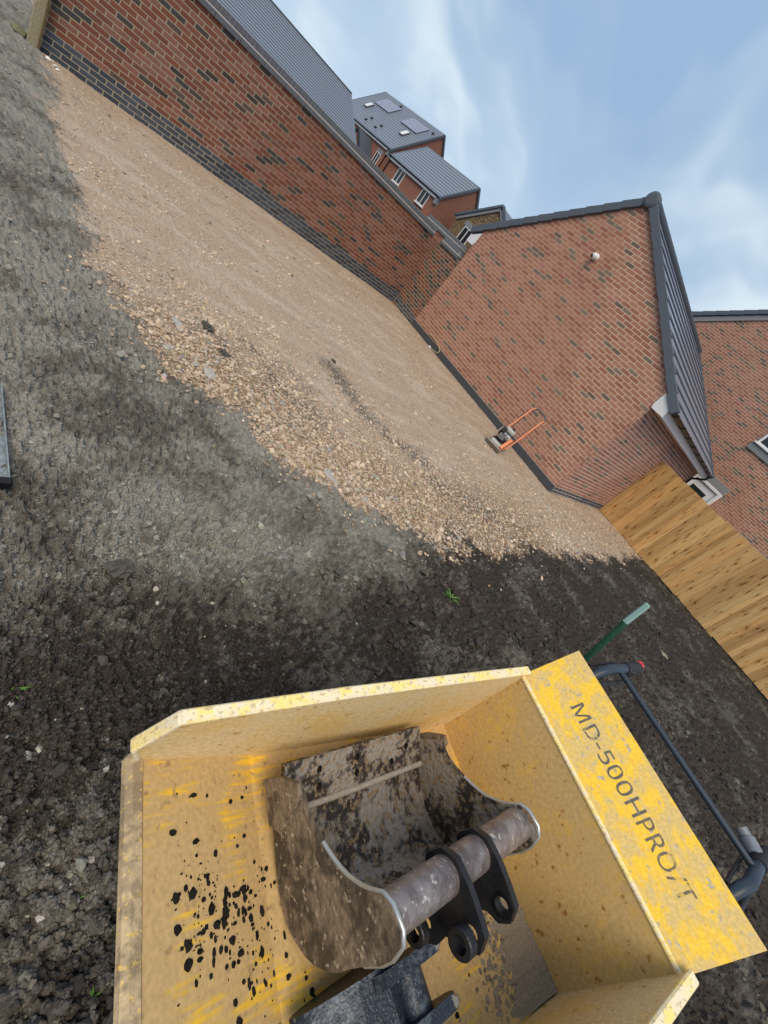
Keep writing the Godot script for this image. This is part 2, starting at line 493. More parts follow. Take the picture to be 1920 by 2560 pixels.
# lays a wall face in stretcher bond: o is the lower left corner of the face, ud runs along it, n out of it
func lay_bricks(parent: Node3D, o: Vector3, ud: Vector3, n: Vector3, outline: PackedVector2Array, rows: int, pick: Callable, mortar: Material, thick := 0.2, most := 300, holes: Array = []) -> void:
	var st := begin()
	plate(st, outline, o, ud, Vector3.UP, -n * thick)
	put(parent, "mortar", made(st), mortar)
	var lo := 1e9
	var hi := -1e9
	for p in outline:
		lo = minf(lo, p.x)
		hi = maxf(hi, p.x)
	var found := []
	var b := Basis(ud, Vector3.UP, n)
	for r in rows:
		var y0 := r * 0.075 + 0.00625
		var k := 0
		var u := lo + (0.0 if r % 2 == 0 else -0.1125)
		while u < hi:
			var a := u + 0.00675
			var e := u + 0.21825
			u += 0.225
			k += 1
			a = maxf(a, lo)
			e = minf(e, hi)
			if e - a < 0.02:
				continue
			var jig := rng.randf_range(-0.0015, 0.0015)
			var rect := PackedVector2Array([Vector2(a, y0), Vector2(e, y0), Vector2(e, y0 + 0.0625), Vector2(a, y0 + 0.0625)])
			var cut := Geometry2D.intersect_polygons(rect, outline)
			for hole: Rect2 in holes:
				if hole.intersects(Rect2(a, y0, e - a, 0.0625)):
					var hp := PackedVector2Array([hole.position, hole.position + Vector2(hole.size.x, 0), hole.end, hole.position + Vector2(0, hole.size.y)])
					var nxt: Array[PackedVector2Array] = []
					for c in cut:
						nxt.append_array(Geometry2D.clip_polygons(c, hp))
					cut = nxt
			for c in cut:
				if c.size() < 3:
					continue
				var area := 0.0
				for i in c.size():
					area += c[i].cross(c[(i + 1) % c.size()]) * 0.5
				area = absf(area)
				if area < 0.0006:
					continue
				var whole := area > 0.2115 * 0.0625 * 0.985
				var mid := Vector2.ZERO
				for p in c:
					mid += p / c.size()
				var at := o + ud * mid.x + Vector3.UP * mid.y
				var s := seen_px(at)
				var to := (EYE - at)
				found.append({"c": c, "whole": whole, "at": at + n * jig * 0.5, "tone": pick.call(r, k), "big": area * s * s * absf(to.normalized().dot(n)), "half": absf(area - 0.1025 * 0.065) < 0.0004})
	found.sort_custom(func(x, y): return x.big > y.big)
	var rest := begin()
	var any := false
	for i in found.size():
		var f: Dictionary = found[i]
		if i < most and f.big > 0.0:
			if f.whole:
				put(parent, "brick", brick_full, tone_mats[f.tone], Transform3D(b, f.at))
			else:
				var s2 := begin()
				var q: PackedVector2Array = f.c
				plate(s2, q, o + n * 0.003, ud, Vector3.UP, -n * 0.034)
				put(parent, "brick", made(s2), tone_mats[f.tone])
		else:
			any = true
			rest.set_color(tones[f.tone])
			plate(rest, f.c, o + n * 0.003, ud, Vector3.UP, -n * 0.034)
	if any:
		var rr := put(parent, "brickwork", made(rest), M.brick_rest)
		rr.set_meta("kind", "stuff")

func picker(reds: Array, darks: Array, share: float, seed_: int) -> Callable:
	var nz := FastNoiseLite.new()
	nz.seed = seed_
	nz.frequency = 0.22
	return func(r: int, k: int) -> int:
		var v := nz.get_noise_2d(k * 1.0, r * 1.3) * 0.5 + 0.5
		var p := share * (0.25 + 2.6 * smoothstep(0.45, 0.8, v))
		if rng.randf() < p:
			return darks[rng.randi() % darks.size()]
		return reds[rng.randi() % reds.size()]

# ------------------------------------------------------------------ roofs
# courses of flat tiles on a slope: eave start point, direction along the eave, length, direction up the slope, slope length
func tile_slope(parent: Node3D, eave: Vector3, along: Vector3, length: float, up: Vector3, run: float, gauge: float, m: Material, thick := 0.03, called := "tile_course") -> void:
	var nrm := along.cross(up).normalized()
	if nrm.y < 0.0:
		nrm = -nrm
	var n := int(ceil(run / gauge))
	var lap := 0.07
	var mesh: ArrayMesh
	for i in n:
		var g := minf(gauge, run - i * gauge)
		var w := g + lap
		var tilt := atan2(thick, gauge)
		var upt := up.rotated(along, 0.0)
		# each course lies a little flatter than the roof, its tail on the course below
		upt = (up * cos(tilt) - nrm * sin(tilt)).normalized()
		var nt := (nrm * cos(tilt) + up * sin(tilt)).normalized()
		var c := eave + along * (length * 0.5) + up * (i * gauge) + nrm * (thick * 1.1) + upt * (w * 0.5)
		if mesh == null or g < gauge:
			mesh = box(Vector3(length, thick * 0.8, w), Vector3.ZERO, 0.004)
		var b := Basis(along, nt, along.cross(nt))
		put(parent, called, mesh, m, Transform3D(b, c))

func window_unit(parent: Node3D, c: Vector3, w: float, h: float, n: Vector3, ud: Vector3, lights := 2, m: Material = null, sill := true) -> void:
	var st := begin()
	var f := 0.07
	var b := Basis(ud, Vector3.UP, n)
	var o := c + n * 0.02
	bbox(st, o + ud * (-w * 0.5 + f * 0.5), Vector3(f, h, 0.07), 0.006, b)
	bbox(st, o + ud * (w * 0.5 - f * 0.5), Vector3(f, h, 0.07), 0.006, b)
	bbox(st, o + Vector3.UP * (h * 0.5 - f * 0.5), Vector3(w - 2 * f, f, 0.068), 0.006, b)
	bbox(st, o - Vector3.UP * (h * 0.5 - f * 0.5), Vector3(w - 2 * f, f, 0.068), 0.006, b)
	for i in range(1, lights):
		bbox(st, o + ud * (-w * 0.5 + w * i / lights), Vector3(f * 1.1, h - 2 * f, 0.066), 0.006, b)
	var fr := put(parent, "window", made(st), M.white)
	for i in lights:
		var pw := w / lights
		put(fr, "pane", box(Vector3(pw - f, h - 2 * f, 0.01), Vector3.ZERO, 0.001), M.glass, Transform3D(b, c + ud * (-w * 0.5 + pw * (i + 0.5)) + n * 0.005))
	if sill:
		put(fr, "sill", box(Vector3(w + 0.16, 0.10, 0.16), Vector3.ZERO, 0.008), M.white, Transform3D(b, c - Vector3.UP * (h * 0.5 + 0.05) + n * 0.03))

# ------------------------------------------------------------------ ground
var sd_grid := PackedFloat32Array()
const GX0 := -13.0
const GZ0 := -16.0
const GSTEP := 0.06
const GNX := 300
const GNZ := 300
var edge := PackedVector2Array([Vector2(-14.0, -1.1), Vector2(-10.3, -1.0), Vector2(-6.9, -0.95), Vector2(-4.8, -0.93), Vector2(-3.9, -0.9), Vector2(-3.5, -1.08), Vector2(-3.09, -1.2), Vector2(-2.86, -1.38), Vector2(-2.71, -1.65), Vector2(-2.37, -1.81), Vector2(-2.11, -2.15), Vector2(-1.82, -2.4), Vector2(-1.66, -2.91), Vector2(-1.52, -3.39), Vector2(-1.44, -3.82), Vector2(-1.42, -4.67), Vector2(-1.42, -5.87), Vector2(-1.38, -7.5), Vector2(-1.4, -11.4), Vector2(-1.3, -17.0)])
var nz_a := FastNoiseLite.new()
var nz_b := FastNoiseLite.new()
var nz_c := FastNoiseLite.new()
var nz_d := FastNoiseLite.new()

func make_edge_grid() -> void:
	sd_grid.resize(GNX * GNZ)
	var poly := edge.duplicate()
	poly.append(Vector2(-40, -17))
	poly.append(Vector2(-40, -1.1))
	for j in GNZ:
		for i in GNX:
			var p := Vector2(GX0 + i * GSTEP, GZ0 + j * GSTEP)
			var best := 1e9
			for k in edge.size() - 1:
				var a := edge[k]
				var ab := edge[k + 1] - a
				var t := clampf((p - a).dot(ab) / ab.length_squared(), 0.0, 1.0)
				best = minf(best, (a + ab * t - p).length_squared())
			best = sqrt(best)
			sd_grid[j * GNX + i] = best if Geometry2D.is_point_in_polygon(p, poly) else -best

func edge_dist(x: float, z: float) -> float:
	var fx := clampf((x - GX0) / GSTEP, 0.0, GNX - 1.001)
	var fz := clampf((z - GZ0) / GSTEP, 0.0, GNZ - 1.001)
	var i := int(fx)
	var j := int(fz)
	fx -= i
	fz -= j
	var o := j * GNX + i
	return lerpf(lerpf(sd_grid[o], sd_grid[o + 1], fx), lerpf(sd_grid[o + GNX], sd_grid[o + GNX + 1], fx), fz)

func stone_share(x: float, z: float) -> float:
	var s := edge_dist(x, z) + nz_b.get_noise_2d(x * 1.1, z * 1.1) * 0.26 + nz_c.get_noise_2d(x * 2.4, z * 2.4) * 0.16 + nz_d.get_noise_2d(x * 6.0, z * 6.0) * 0.10
	return smoothstep(-0.08, 0.12, s)

func ground_y(x: float, z: float, hard: float) -> float:
	var a := nz_a.get_noise_2d(x, z)
	var b := nz_b.get_noise_2d(x * 2.2, z * 2.2)
	var c := nz_c.get_noise_2d(x * 3.0, z * 3.0)
	var d := nz_d.get_noise_2d(x * 7.0, z * 7.0)
	var e := nz_d.get_noise_2d(x * 11.0 + 7.0, z * 11.0)
	var soil := a * 0.035 + b * 0.034 + absf(c) * 0.045 + d * 0.030 + absf(e) * 0.030
	soil += (absf(c) * 0.03 + b * 0.02) * smoothstep(-1.6, -0.9, x)
	var rut := nz_b.get_noise_2d(x * 2.6 + z * 0.5 + a * 0.4, z * 0.7)
	var core := 0.01 + a * 0.012 + rut * 0.005 + c * 0.006 + d * 0.008 + absf(e) * 0.008
	# the tread of a track pressed into the soil
	var tx := x + 1.48
	var tz := z + 1.30
	var tr := 1.0 - smoothstep(0.16, 0.24, maxf(absf(tx * 0.94 + tz * 0.34), absf(-tx * 0.34 + tz * 0.94) * 0.8))
	soil += tr * 0.026 * sin((tx * 0.94 + tz * 0.34) * 95.0)
	return lerpf(soil, core, hard)

var soil_dark := Color(0.080, 0.069, 0.062)
var soil_mid := Color(0.185, 0.170, 0.150)
var soil_dry := Color(0.40, 0.385, 0.35)

# damp dark earth, and the dry grey crust where it has been run over
func soil_tone(x: float, z: float, s: float) -> Color:
	var a := nz_a.get_noise_2d(x * 1.7 + 9.0, z * 1.7)
	var b := nz_b.get_noise_2d(x * 3.0 + 5.0, z * 3.0)
	var d := nz_d.get_noise_2d(x * 5.0 + 3.0, z * 5.0)
	var dry := smoothstep(-0.6, -1.35, x) * smoothstep(-3.8, -2.5, z)
	dry = clampf(dry * 0.68 + a * 0.42 + b * 0.40 + d * 0.30 - 0.04 + 0.12 * smoothstep(0.9, 0.1, -s) * dry, 0.0, 1.0)
	return soil_dark.lerp(soil_mid, smoothstep(0.0, 0.32, dry + d * 0.12)).lerp(soil_dry, smoothstep(0.34, 0.95, dry))

# soil dragged across the stone: from, to, half width
var smears := [[-4.2, -3.5, -3.3, -3.6, 0.26], [-3.0, -3.8, -2.7, -4.3, 0.28], [-2.4, -4.2, -2.0, -5.2, 0.24], [-3.75, -1.8, -3.35, -1.95, 0.16], [-3.3, -2.3, -2.9, -2.6, 0.14]]

func build_ground() -> void:
	for q in [[nz_a, 1, 0.55], [nz_b, 2, 0.8], [nz_c, 3, 1.9], [nz_d, 4, 3.1]]:
		q[0].seed = q[1]
		q[0].frequency = q[2]
		q[0].fractal_octaves = 2 if q[1] == 4 else 4
	make_edge_grid()
	var rings := PackedFloat32Array()
	var r := 0.12
	while r < 15.0:
		rings.append(r)
		r *= 1.0055 if r > 0.4 else 1.05
	while r < 260.0:
		rings.append(r)
		r *= 1.12
	var angs := PackedFloat32Array()
	# angle from -z towards -x; fine where the camera looks
	var a := deg_to_rad(-48.0)
	while a < deg_to_rad(108.0):
		angs.append(a)
		a += deg_to_rad(0.15)
	while a < deg_to_rad(311.9):
		angs.append(a)
		a += deg_to_rad(4.0)
	var na := angs.size()
	var nr := rings.size()
	var pos := PackedVector3Array()
	var nor := PackedVector3Array()
	var col := PackedColorArray()
	pos.resize(na * nr)
	nor.resize(na * nr)
	col.resize(na * nr)
	var core_pale := Color(0.72, 0.55, 0.415)
	var core_dust := Color(0.86, 0.71, 0.58)
	var core_brown := Color(0.40, 0.28, 0.185)
	for j in nr:
		var rr := rings[j]
		for i in na:
			var x := -sin(angs[i]) * rr
			var z := -cos(angs[i]) * rr
			var o := j * na + i
			if rr > 16.0:
				pos[o] = Vector3(x, -0.02 if rr < 30.0 else -0.1, z)
				col[o] = soil_mid
				continue
			var s := edge_dist(x, z)
			var hard := stone_share(x, z)
			pos[o] = Vector3(x, ground_y(x, z, hard), z)
			var na_ := nz_a.get_noise_2d(x * 1.7 + 9.0, z * 1.7)
			var nb := nz_b.get_noise_2d(x * 3.0 + 5.0, z * 3.0)
			var nd := nz_d.get_noise_2d(x * 5.0 + 3.0, z * 5.0)
			var sc := soil_tone(x, z, s)
			var brown := smoothstep(1.5, 0.5, s + nb * 0.5) * smoothstep(-4.6, -3.0, x) * smoothstep(-7.5, -5.5, z)
			brown = clampf(brown + nb * 0.25, 0.0, 1.0)
			var streak := nz_b.get_noise_2d(x * 2.4 + z * 0.45 + na_ * 0.5 + 30.0, z * 0.75) * 0.5 + 0.5
			streak = clampf((streak - 0.5) * 1.7 + 0.5 + nd * 0.25, 0.0, 1.0)
			var hc := core_pale.lerp(core_dust, smoothstep(0.40, 0.85, streak * 0.65 + (nb * 0.5 + 0.5) * 0.35)).lerp(core_brown, maxf(brown, smoothstep(0.15, 0.6, nd) * 0.5))
			# soil dragged over the stone
			var drag := smoothstep(0.22, 0.5, na_ + nb * 0.4) * smoothstep(2.6, 0.4, s) * smoothstep(-6.0, -3.8, z) * smoothstep(-5.0, -3.9, x)
			for sg in smears:
				var sa := Vector2(sg[0], sg[1])
				var sb := Vector2(sg[2], sg[3]) - sa
				var st_ := clampf((Vector2(x, z) - sa).dot(sb) / sb.length_squared(), 0.0, 1.0)
				var sl_ := (sa + sb * st_ - Vector2(x, z)).length() + absf(nb) * 0.20 + nd * 0.24
				drag = maxf(drag, 1.0 - smoothstep(sg[4] * 0.4, sg[4], sl_))
			hc = hc.lerp(soil_mid, clampf(drag + nd * 0.3 * drag, 0.0, 1.0) * 0.85)
			col[o] = sc.lerp(hc, hard)
	for j in nr:
		for i in na:
			var o := j * na + i
			var l := pos[j * na + (i + na - 1) % na]
			var q := pos[j * na + (i + 1) % na]
			var d := pos[maxi(j - 1, 0) * na + i]
			var u := pos[mini(j + 1, nr - 1) * na + i]
			var nn := (q - l).cross(u - d)
			nor[o] = nn.normalized() * (1.0 if nn.y > 0.0 else -1.0)
	var idx := PackedInt32Array()
	idx.resize((nr - 1) * na * 6 + (na - 2) * 3)
	var w := 0
	for j in nr - 1:
		for i in na:
			var i2 := (i + 1) % na
			var p0 := j * na + i
			var p1 := j * na + i2
			var p2 := (j + 1) * na + i2
			var p3 := (j + 1) * na + i
			idx[w] = p0; idx[w + 1] = p1; idx[w + 2] = p2
			idx[w + 3] = p0; idx[w + 4] = p2; idx[w + 5] = p3
			w += 6
	for i in na - 2:
		idx[w] = 0; idx[w + 1] = i + 2; idx[w + 2] = i + 1
		w += 3
	var arr := []
	arr.resize(Mesh.ARRAY_MAX)
	arr[Mesh.ARRAY_VERTEX] = pos
	arr[Mesh.ARRAY_NORMAL] = nor
	arr[Mesh.ARRAY_COLOR] = col
	arr[Mesh.ARRAY_INDEX] = idx
	var me := ArrayMesh.new()
	me.add_surface_from_arrays(Mesh.PRIMITIVE_TRIANGLES, arr)
	M.ground = tri_mat(Color(1, 1, 1), grey_tex(1024, 0.09, 91, 0.64, 1.0, 5), 1.25, 1.0, normal_tex(1024, 0.07, 93, 10.0, 5), 1.5)
	M.ground.vertex_color_use_as_albedo = true
	M.ground.metallic_specular = 0.2
	var g := put(self, "ground", me, M.ground)
	g.set_meta("kind", "structure")

func scatter(called: String, label: String, category: String, count: int, meshes: int, seed_: int, m: Material, choose: Callable) -> void:
	# choose(x, z, r) gives [size, colour] or []
	var lists := []
	for k in meshes:
		lists.append([])
	var tries := 0
	var got := 0
	while got < count and tries < count * 12:
		tries += 1
		var rr := 0.32 * exp(rng.randf() * log(12.5 / 0.32))
		var an := deg_to_rad(rng.randf_range(-46.0, 106.0))
		var x := -sin(an) * rr
		var z := -cos(an) * rr
		var c: Array = choose.call(x, z, rr)
		if c.is_empty():
			continue
		got += 1
		var y := ground_y(x, z, stone_share(x, z))
		var b := Basis.from_euler(Vector3(rng.randf_range(-0.6, 0.6), rng.randf() * TAU, rng.randf_range(-0.6, 0.6))).scaled(Vector3.ONE * c[0])
		lists[rng.randi() % meshes].append([Transform3D(b, Vector3(x, y + c[0] * rng.randf_range(-0.25, 0.35), z)), c[1]])
	for k in meshes:
		var mm := MultiMesh.new()
		mm.transform_format = MultiMesh.TRANSFORM_3D
		mm.use_colors = true
		mm.mesh = rock(seed_ + k, 0.8, 0.36) if seed_ == 600 or seed_ == 650 else rock(seed_ + k)
		mm.instance_count = lists[k].size()
		for i in lists[k].size():
			mm.set_instance_transform(i, lists[k][i][0])
			mm.set_instance_color(i, lists[k][i][1])
		var o := MultiMeshInstance3D.new()
		o.name = numbered(called)
		o.multimesh = mm
		o.material_override = m
		add_child(o)
		o.set_meta("kind", "stuff")
		o.set_meta("label", label)
		o.set_meta("category", category)

func jitter(c: Color, a: float) -> Color:
	var f := 1.0 + rng.randf_range(-a, a)
	return Color(c.r * f, c.g * f * rng.randf_range(0.96, 1.04), c.b * f * rng.randf_range(0.92, 1.08))

func build_stones() -> void:
	var pale := Color(0.74, 0.59, 0.455)
	var brown := Color(0.45, 0.32, 0.215)
	scatter("crushed_stone", "loose tan crushed stone spread over the prepared base", "gravel", 70000, 5, 500, M.stone, func(x, z, r):
		if x < -10.0 or z < -12.3 or x > 2.5:
			return []
		if x < -3.0 and z < -8.8:
			return []
		var s := edge_dist(x, z)
		var h := stone_share(x, z)
		if h < 0.3 and rng.randf() > 0.05 * smoothstep(-0.6, -0.02, s):
			return []
		var band := smoothstep(2.3, 0.5, s) * smoothstep(-5.0, -3.2, x)
		var loose := clampf(band + smoothstep(0.05, 0.5, nz_a.get_noise_2d(x * 1.3, z * 1.3)) * 0.55, 0.0, 1.0)
		if rng.randf() > 0.26 + 0.5 * loose:
			return []
		var sz := 0.004 + 0.012 * pow(rng.randf(), 2.6) * (0.7 + 0.8 * loose) + (0.022 * rng.randf() if rng.randf() < 0.06 * (0.35 + loose) else 0.0)
		sz *= 0.75 + 0.05 * minf(r, 9.0)
		if rng.randf() < 0.1:
			return [sz, jitter(Color(0.40, 0.37, 0.33), 0.3)]
		return [sz, jitter(pale.lerp(brown, clampf(rng.randf() * (0.45 + 0.55 * band), 0.0, 1.0)), 0.25)])
	var grey := Color(0.33, 0.318, 0.295)
	scatter("soil_crumbs", "crumbs and clods of grey to black soil", "soil", 95000, 5, 600, M.clod, func(x, z, r):
		if x < -11.0 or z < -12.3 or x > 3.0:
			return []
		if stone_share(x, z) > 0.85 and rng.randf() > 0.02:
			return []
		var d := smoothstep(-0.75, -1.55, x) * smoothstep(-3.6, -2.3, z)
		var clump := nz_b.get_noise_2d(x * 2.6 + 12.0, z * 2.6) * 0.5 + 0.5
		if rng.randf() > 0.25 + clump:
			return []
		var big := 0.62 + 0.38 * (1.0 - d)
		var sz := 0.0022 + 0.0085 * pow(rng.randf(), 2.4) * big * (0.45 + clump) + (0.017 * rng.randf() if rng.randf() < 0.022 * big * clump else 0.0)
		sz *= 0.7 + 0.12 * minf(r, 6.0)
		return [sz, jitter(soil_tone(x, z, edge_dist(x, z)).lerp(grey, rng.randf() * (0.07 + 0.15 * d)), 0.28)])
	scatter("soil_clods", "broken lumps of dark soil turned up between skip and fence", "soil", 9000, 4, 650, M.clod, func(x, z, r):
		if x < -9.0 or z < -12.3 or x > 3.0 or r < 0.7 or stone_share(x, z) > 0.4:
			return []
		var damp := smoothstep(-1.7, -0.9, x)
		var clump := nz_c.get_noise_2d(x * 0.9 + 2.0, z * 0.9) * 0.5 + 0.5
		if rng.randf() > (0.10 + 0.9 * damp) * smoothstep(0.3, 0.75, clump):
			return []
		var sz := (0.008 + 0.022 * pow(rng.randf(), 2.0)) * smoothstep(0.3, 3.0, r)
		return [sz, jitter(soil_tone(x, z, edge_dist(x, z)), 0.25)])
	var chip := Color(0.52, 0.49, 0.43)
	scatter("pale_chips", "pale stone chips dotted through the dark soil", "stones", 380, 2, 700, M.stone, func(x, z, r):
		if x < -8.0 or z < -11.5 or x > 2.0 or stone_share(x, z) > 0.3:
			return []
		return [0.004 + 0.009 * pow(rng.randf(), 2.0), jitter(chip, 0.3)])

# ------------------------------------------------------------------ the yellow dumper
var SU := Vector3(-0.17364818, 0, 0.98480775)      # from the rear panel to the front lip
var SV := Vector3(0.98480775, 0, 0.17364818)       # across the skip
var SO := Vector3(-0.067, 0, -1.579)

func build_dumper() -> Node3D:
	# local axes: x across, y up, z to the front lip
	var d := thing("tracked_dumper", "yellow tracked mini dumper with a dusty open skip and black handlebar", "dumper", SO, Basis(SV, Vector3.UP, SU))
	var W := 0.785
	var X := Vector3.RIGHT
	var Y := Vector3.UP
	var Z := Vector3.BACK
	var fl := 0.54
	var st := begin()
	# floor: flat, then a ramp up to the lip
	plate(st, PackedVector2Array([Vector2(0, 0), Vector2(0, 0.86), Vector2(W, 0.86), Vector2(W, 0)]), Vector3(0, fl, 0), X, Z, -Y * 0.012, 1.05)
	var ramp := Vector3(0, 0.095, 0.30)
	var rl := ramp.length()
	ramp = ramp.normalized()
	plate(st, PackedVector2Array([Vector2(0, 0), Vector2(0, rl), Vector2(W, rl), Vector2(W, 0)]), Vector3(0, fl, 0.86), X, ramp, -Y * 0.012 + Z * 0.003, 1.05, Vector2(0.0, 0.903))
	put(d, "skip_floor", made(st), M.skip_floor)
	st = begin()
	bbox(st, Vector3(W * 0.5, fl + 0.086, 1.178), Vector3(W + 0.03, 0.034, 0.042), 0.012, Basis(X, Y.rotated(X, -0.3), Z.rotated(X, -0.3)))
	put(d, "front_lip", made(st), M.lip)
	# rear panel with the flange bent back above it
	st = begin()
	plate(st, PackedVector2Array([Vector2(0, 0), Vector2(W, 0), Vector2(W, 0.425), Vector2(0, 0.425)]), Vector3(0, fl, 0.0), X, Y, -Z * 0.012, 1.0)
	put(d, "rear_panel", made(st), M.skip_rear)
	var fy := Vector3(0, 0.19, -0.11)
	var fl_o := Vector3(0, fl + 0.42, 0.0)
	st = begin()
	var fu := fy.normalized()
	var fn := X.cross(fu).normalized()
	if fn.z < 0.0:
		fn = -fn
	var FH := fy.length()
	plate(st, PackedVector2Array([Vector2(-0.008, 0), Vector2(W + 0.008, 0), Vector2(W + 0.018, FH), Vector2(-0.004, FH)]), fl_o + fn * 0.001, X, fu, -fn * 0.012, 1.3)
	var flange := put(d, "rear_flange", made(st), M.skip_flange)
	st = begin()
	tube(st, [fl_o + X * -0.006 - fn * 0.005, fl_o + X * (W + 0.006) - fn * 0.005], 0.009, 10)
	put(flange, "fold", made(st), M.skip_rim)
	# model lettering, worn thin towards its end
	var font := SystemFont.new()
	font.font_names = PackedStringArray(["Droid Sans"])
	font.font_weight = 500
	var thin := SystemFont.new()
	thin.font_names = PackedStringArray(["Droid Sans"])
	for part in [["MD-500H", 0.148, 0.325, font, M.print], ["PRO/T", 0.485, 0.19, thin, M.print_worn]]:
		var tm := TextMesh.new()
		tm.text = part[0]
		tm.font = part[3]
		tm.font_size = 64
		tm.pixel_size = 0.001
		tm.depth = 0.001
		tm.horizontal_alignment = HORIZONTAL_ALIGNMENT_LEFT
		tm.vertical_alignment = VERTICAL_ALIGNMENT_BOTTOM
		var bb := tm.get_aabb()
		var sx: float = part[2] / bb.size.x
		var sy := 0.045 / bb.size.y
		var b := Basis(X * sx, fu * sy, fn)
		put(flange, "lettering", tm, part[4], Transform3D(b, fl_o + X * part[1] + fu * 0.092 + fn * 0.0016 - b * Vector3(bb.position.x, bb.position.y, 0)))
	# sides with a thick rolled rim
	for s in 2:
		var xo := -0.012 if s == 0 else W
		var prof := PackedVector2Array([Vector2(0.0, 0.0), Vector2(0.0, 0.45), Vector2(0.77, 0.355), Vector2(1.155, 0.285), Vector2(1.20, 0.16), Vector2(1.16, 0.09), Vector2(0.86, 0.0)])
		st = begin()
		plate(st, prof, Vector3(xo, fl, 0), Z, Y, X * 0.012, 0.9)
		var sp := put(d, "side_panel", made(st), M.skip_side)
		st = begin()
		var pts := [Vector2(0.0, 0.45), Vector2(0.4, 0.403), Vector2(0.77, 0.355), Vector2(1.155, 0.285), Vector2(1.20, 0.16), Vector2(1.175, 0.10)]
		for i in pts.size() - 1:
			var p: Vector2 = pts[i]
			var q: Vector2 = pts[i + 1]
			var e := (q - p)
			var nn := Vector2(e.y, -e.x).normalized()
			if nn.y < 0.0:
				nn = -nn
			var c3 := Vector3(xo + 0.006 - (0.004 if s == 0 else -0.004), fl + (p.y + q.y) * 0.5, (p.x + q.x) * 0.5)
			var dirv := Vector3(0, e.y, e.x).normalized()
			bbox(st, c3, Vector3(0.030, 0.014, e.length() + 0.006), 0.004, Basis(X, dirv.cross(X).normalized(), dirv))
		put(sp, "rim", made(st), M.skip_rim)
	# dirt swept into the rear corner of the floor
	st = begin()
	var cols := 90
	var depth := []
	for i in cols + 1:
		var v := 0.44 + (W - 0.445) * i / cols
		depth.append([v, 0.10 + 0.06 * nz_a.get_noise_2d(i * 0.10, 4.0) + 0.02 * nz_b.get_noise_2d(i * 0.14, 8.0) + 0.08 * smoothstep(0.5, 0.78, v), 0.022 + 0.008 * nz_b.get_noise_2d(i * 0.12, 3.0) + 0.015 * smoothstep(0.55, 0.78, v)])
	depth[0][1] = 0.02
	depth[0][2] = 0.004
	for i in cols:
		var p: Array = depth[i]
		var q: Array = depth[i + 1]
		for k in 9:
			var t0 := k / 9.0
			var t1 := (k + 1) / 9.0
			var h0 := pow(1.0 - t0, 1.4)
			var h1 := pow(1.0 - t1, 1.4)
			face(st, [Vector3(p[0], fl + 0.001 + p[2] * h0, p[1] * t0 + 0.001), Vector3(q[0], fl + 0.001 + q[2] * h0, q[1] * t0 + 0.001), Vector3(q[0], fl + 0.001 + q[2] * h1, q[1] * t1 + 0.001), Vector3(p[0], fl + 0.001 + p[2] * h1, p[1] * t1 + 0.001)], Y)
	var dirt := put(self, "swept_dirt", made(st), tri_mat(Color(0.36, 0.295, 0.22), T.grain, 6.0, 1.0, T.rough_n, 1.0))
	dirt.transform = d.transform
	dirt.set_meta("kind", "stuff")
	tag(dirt, "grey brown dirt swept into the rear corner of the skip", "dirt")
	# undercarriage: two tracks, frame, engine below the handles
	for s in [0.09, W - 0.09]:
		st = begin()
		var loop := []
		for i in 13:
			var a := PI * 0.5 + PI * i / 12.0
			loop.append(Vector2(-0.30 + cos(a) * 0.15, 0.16 + sin(a) * 0.15))
		for i in 13:
			var a := -PI * 0.5 + PI * i / 12.0
			loop.append(Vector2(0.62 + cos(a) * 0.15, 0.16 + sin(a) * 0.15))
		var pp := PackedVector2Array(loop)
		plate(st, pp, Vector3(s - 0.09, 0, 0), Z, Y, X * 0.18, 2.0)
		for i in 12:
			bbox(st, Vector3(s, 0.008, -0.28 + i * 0.08), Vector3(0.18, 0.02, 0.03), 0.004)
		put(d, "track", made(st), M.rubber)
	put(d, "chassis", box(Vector3(0.34, 0.20, 0.95), Vector3(W * 0.5, 0.36, 0.18), 0.01), M.engine_dark)
	put(d, "skip_pivot", box(Vector3(0.5, 0.075, 0.3), Vector3(W * 0.5, 0.49, 0.35), 0.008), M.engine_dark)
	put(d, "engine_cover", box(Vector3(0.46, 0.40, 0.30), Vector3(W * 0.5, 0.60, -0.27), 0.03), M.engine)
	# handlebar: two bent grips and the bar between them
	var hy := 1.15
	for s in 2:
		var gx := 0.068 if s == 0 else 0.715
		st = begin()
		tube(st, [Vector3(gx + (0.03 if s == 0 else -0.03), 0.72, -0.20), Vector3(gx + (0.02 if s == 0 else -0.02), 1.0, -0.20), Vector3(gx, 1.10, -0.22), Vector3(gx, hy, -0.28), Vector3(gx, hy, -0.40), Vector3(gx, hy, -0.47)], 0.019, 12)
		var h := put(d, "handle", made(st), M.bar)
		st = begin()
		tube(st, [Vector3(gx, hy, -0.44), Vector3(gx, hy + 0.004, -0.50), Vector3(gx, hy + 0.006, -0.575)], 0.023, 12)
		put(h, "grip", made(st), M.rubber)
		st = begin()
		var so := 1.0 if s == 0 else 1.0
		tube(st, [Vector3(gx + 0.035 * so, hy - 0.05, -0.18), Vector3(gx + 0.035 * so, hy - 0.045, -0.40), Vector3(gx + 0.038 * so, hy - 0.045, -0.56)], 0.009, 8)
		put(h, "brake_lever", made(st), M.rubber)
		st = begin()
		tube(st, [Vector3(gx - 0.03, hy - 0.03, -0.20), Vector3(gx - 0.035, hy - 0.02, -0.40), Vector3(gx - 0.02, hy - 0.015, -0.54), Vector3(gx + 0.02, hy - 0.03, -0.57), Vector3(gx + 0.03, hy - 0.07, -0.52)], 0.006, 8)
		put(h, "cable", made(st), M.black)
		st = begin()
		bbox(st, Vector3(gx, hy - 0.012, -0.50), Vector3(0.055, 0.05, 0.05), 0.008)
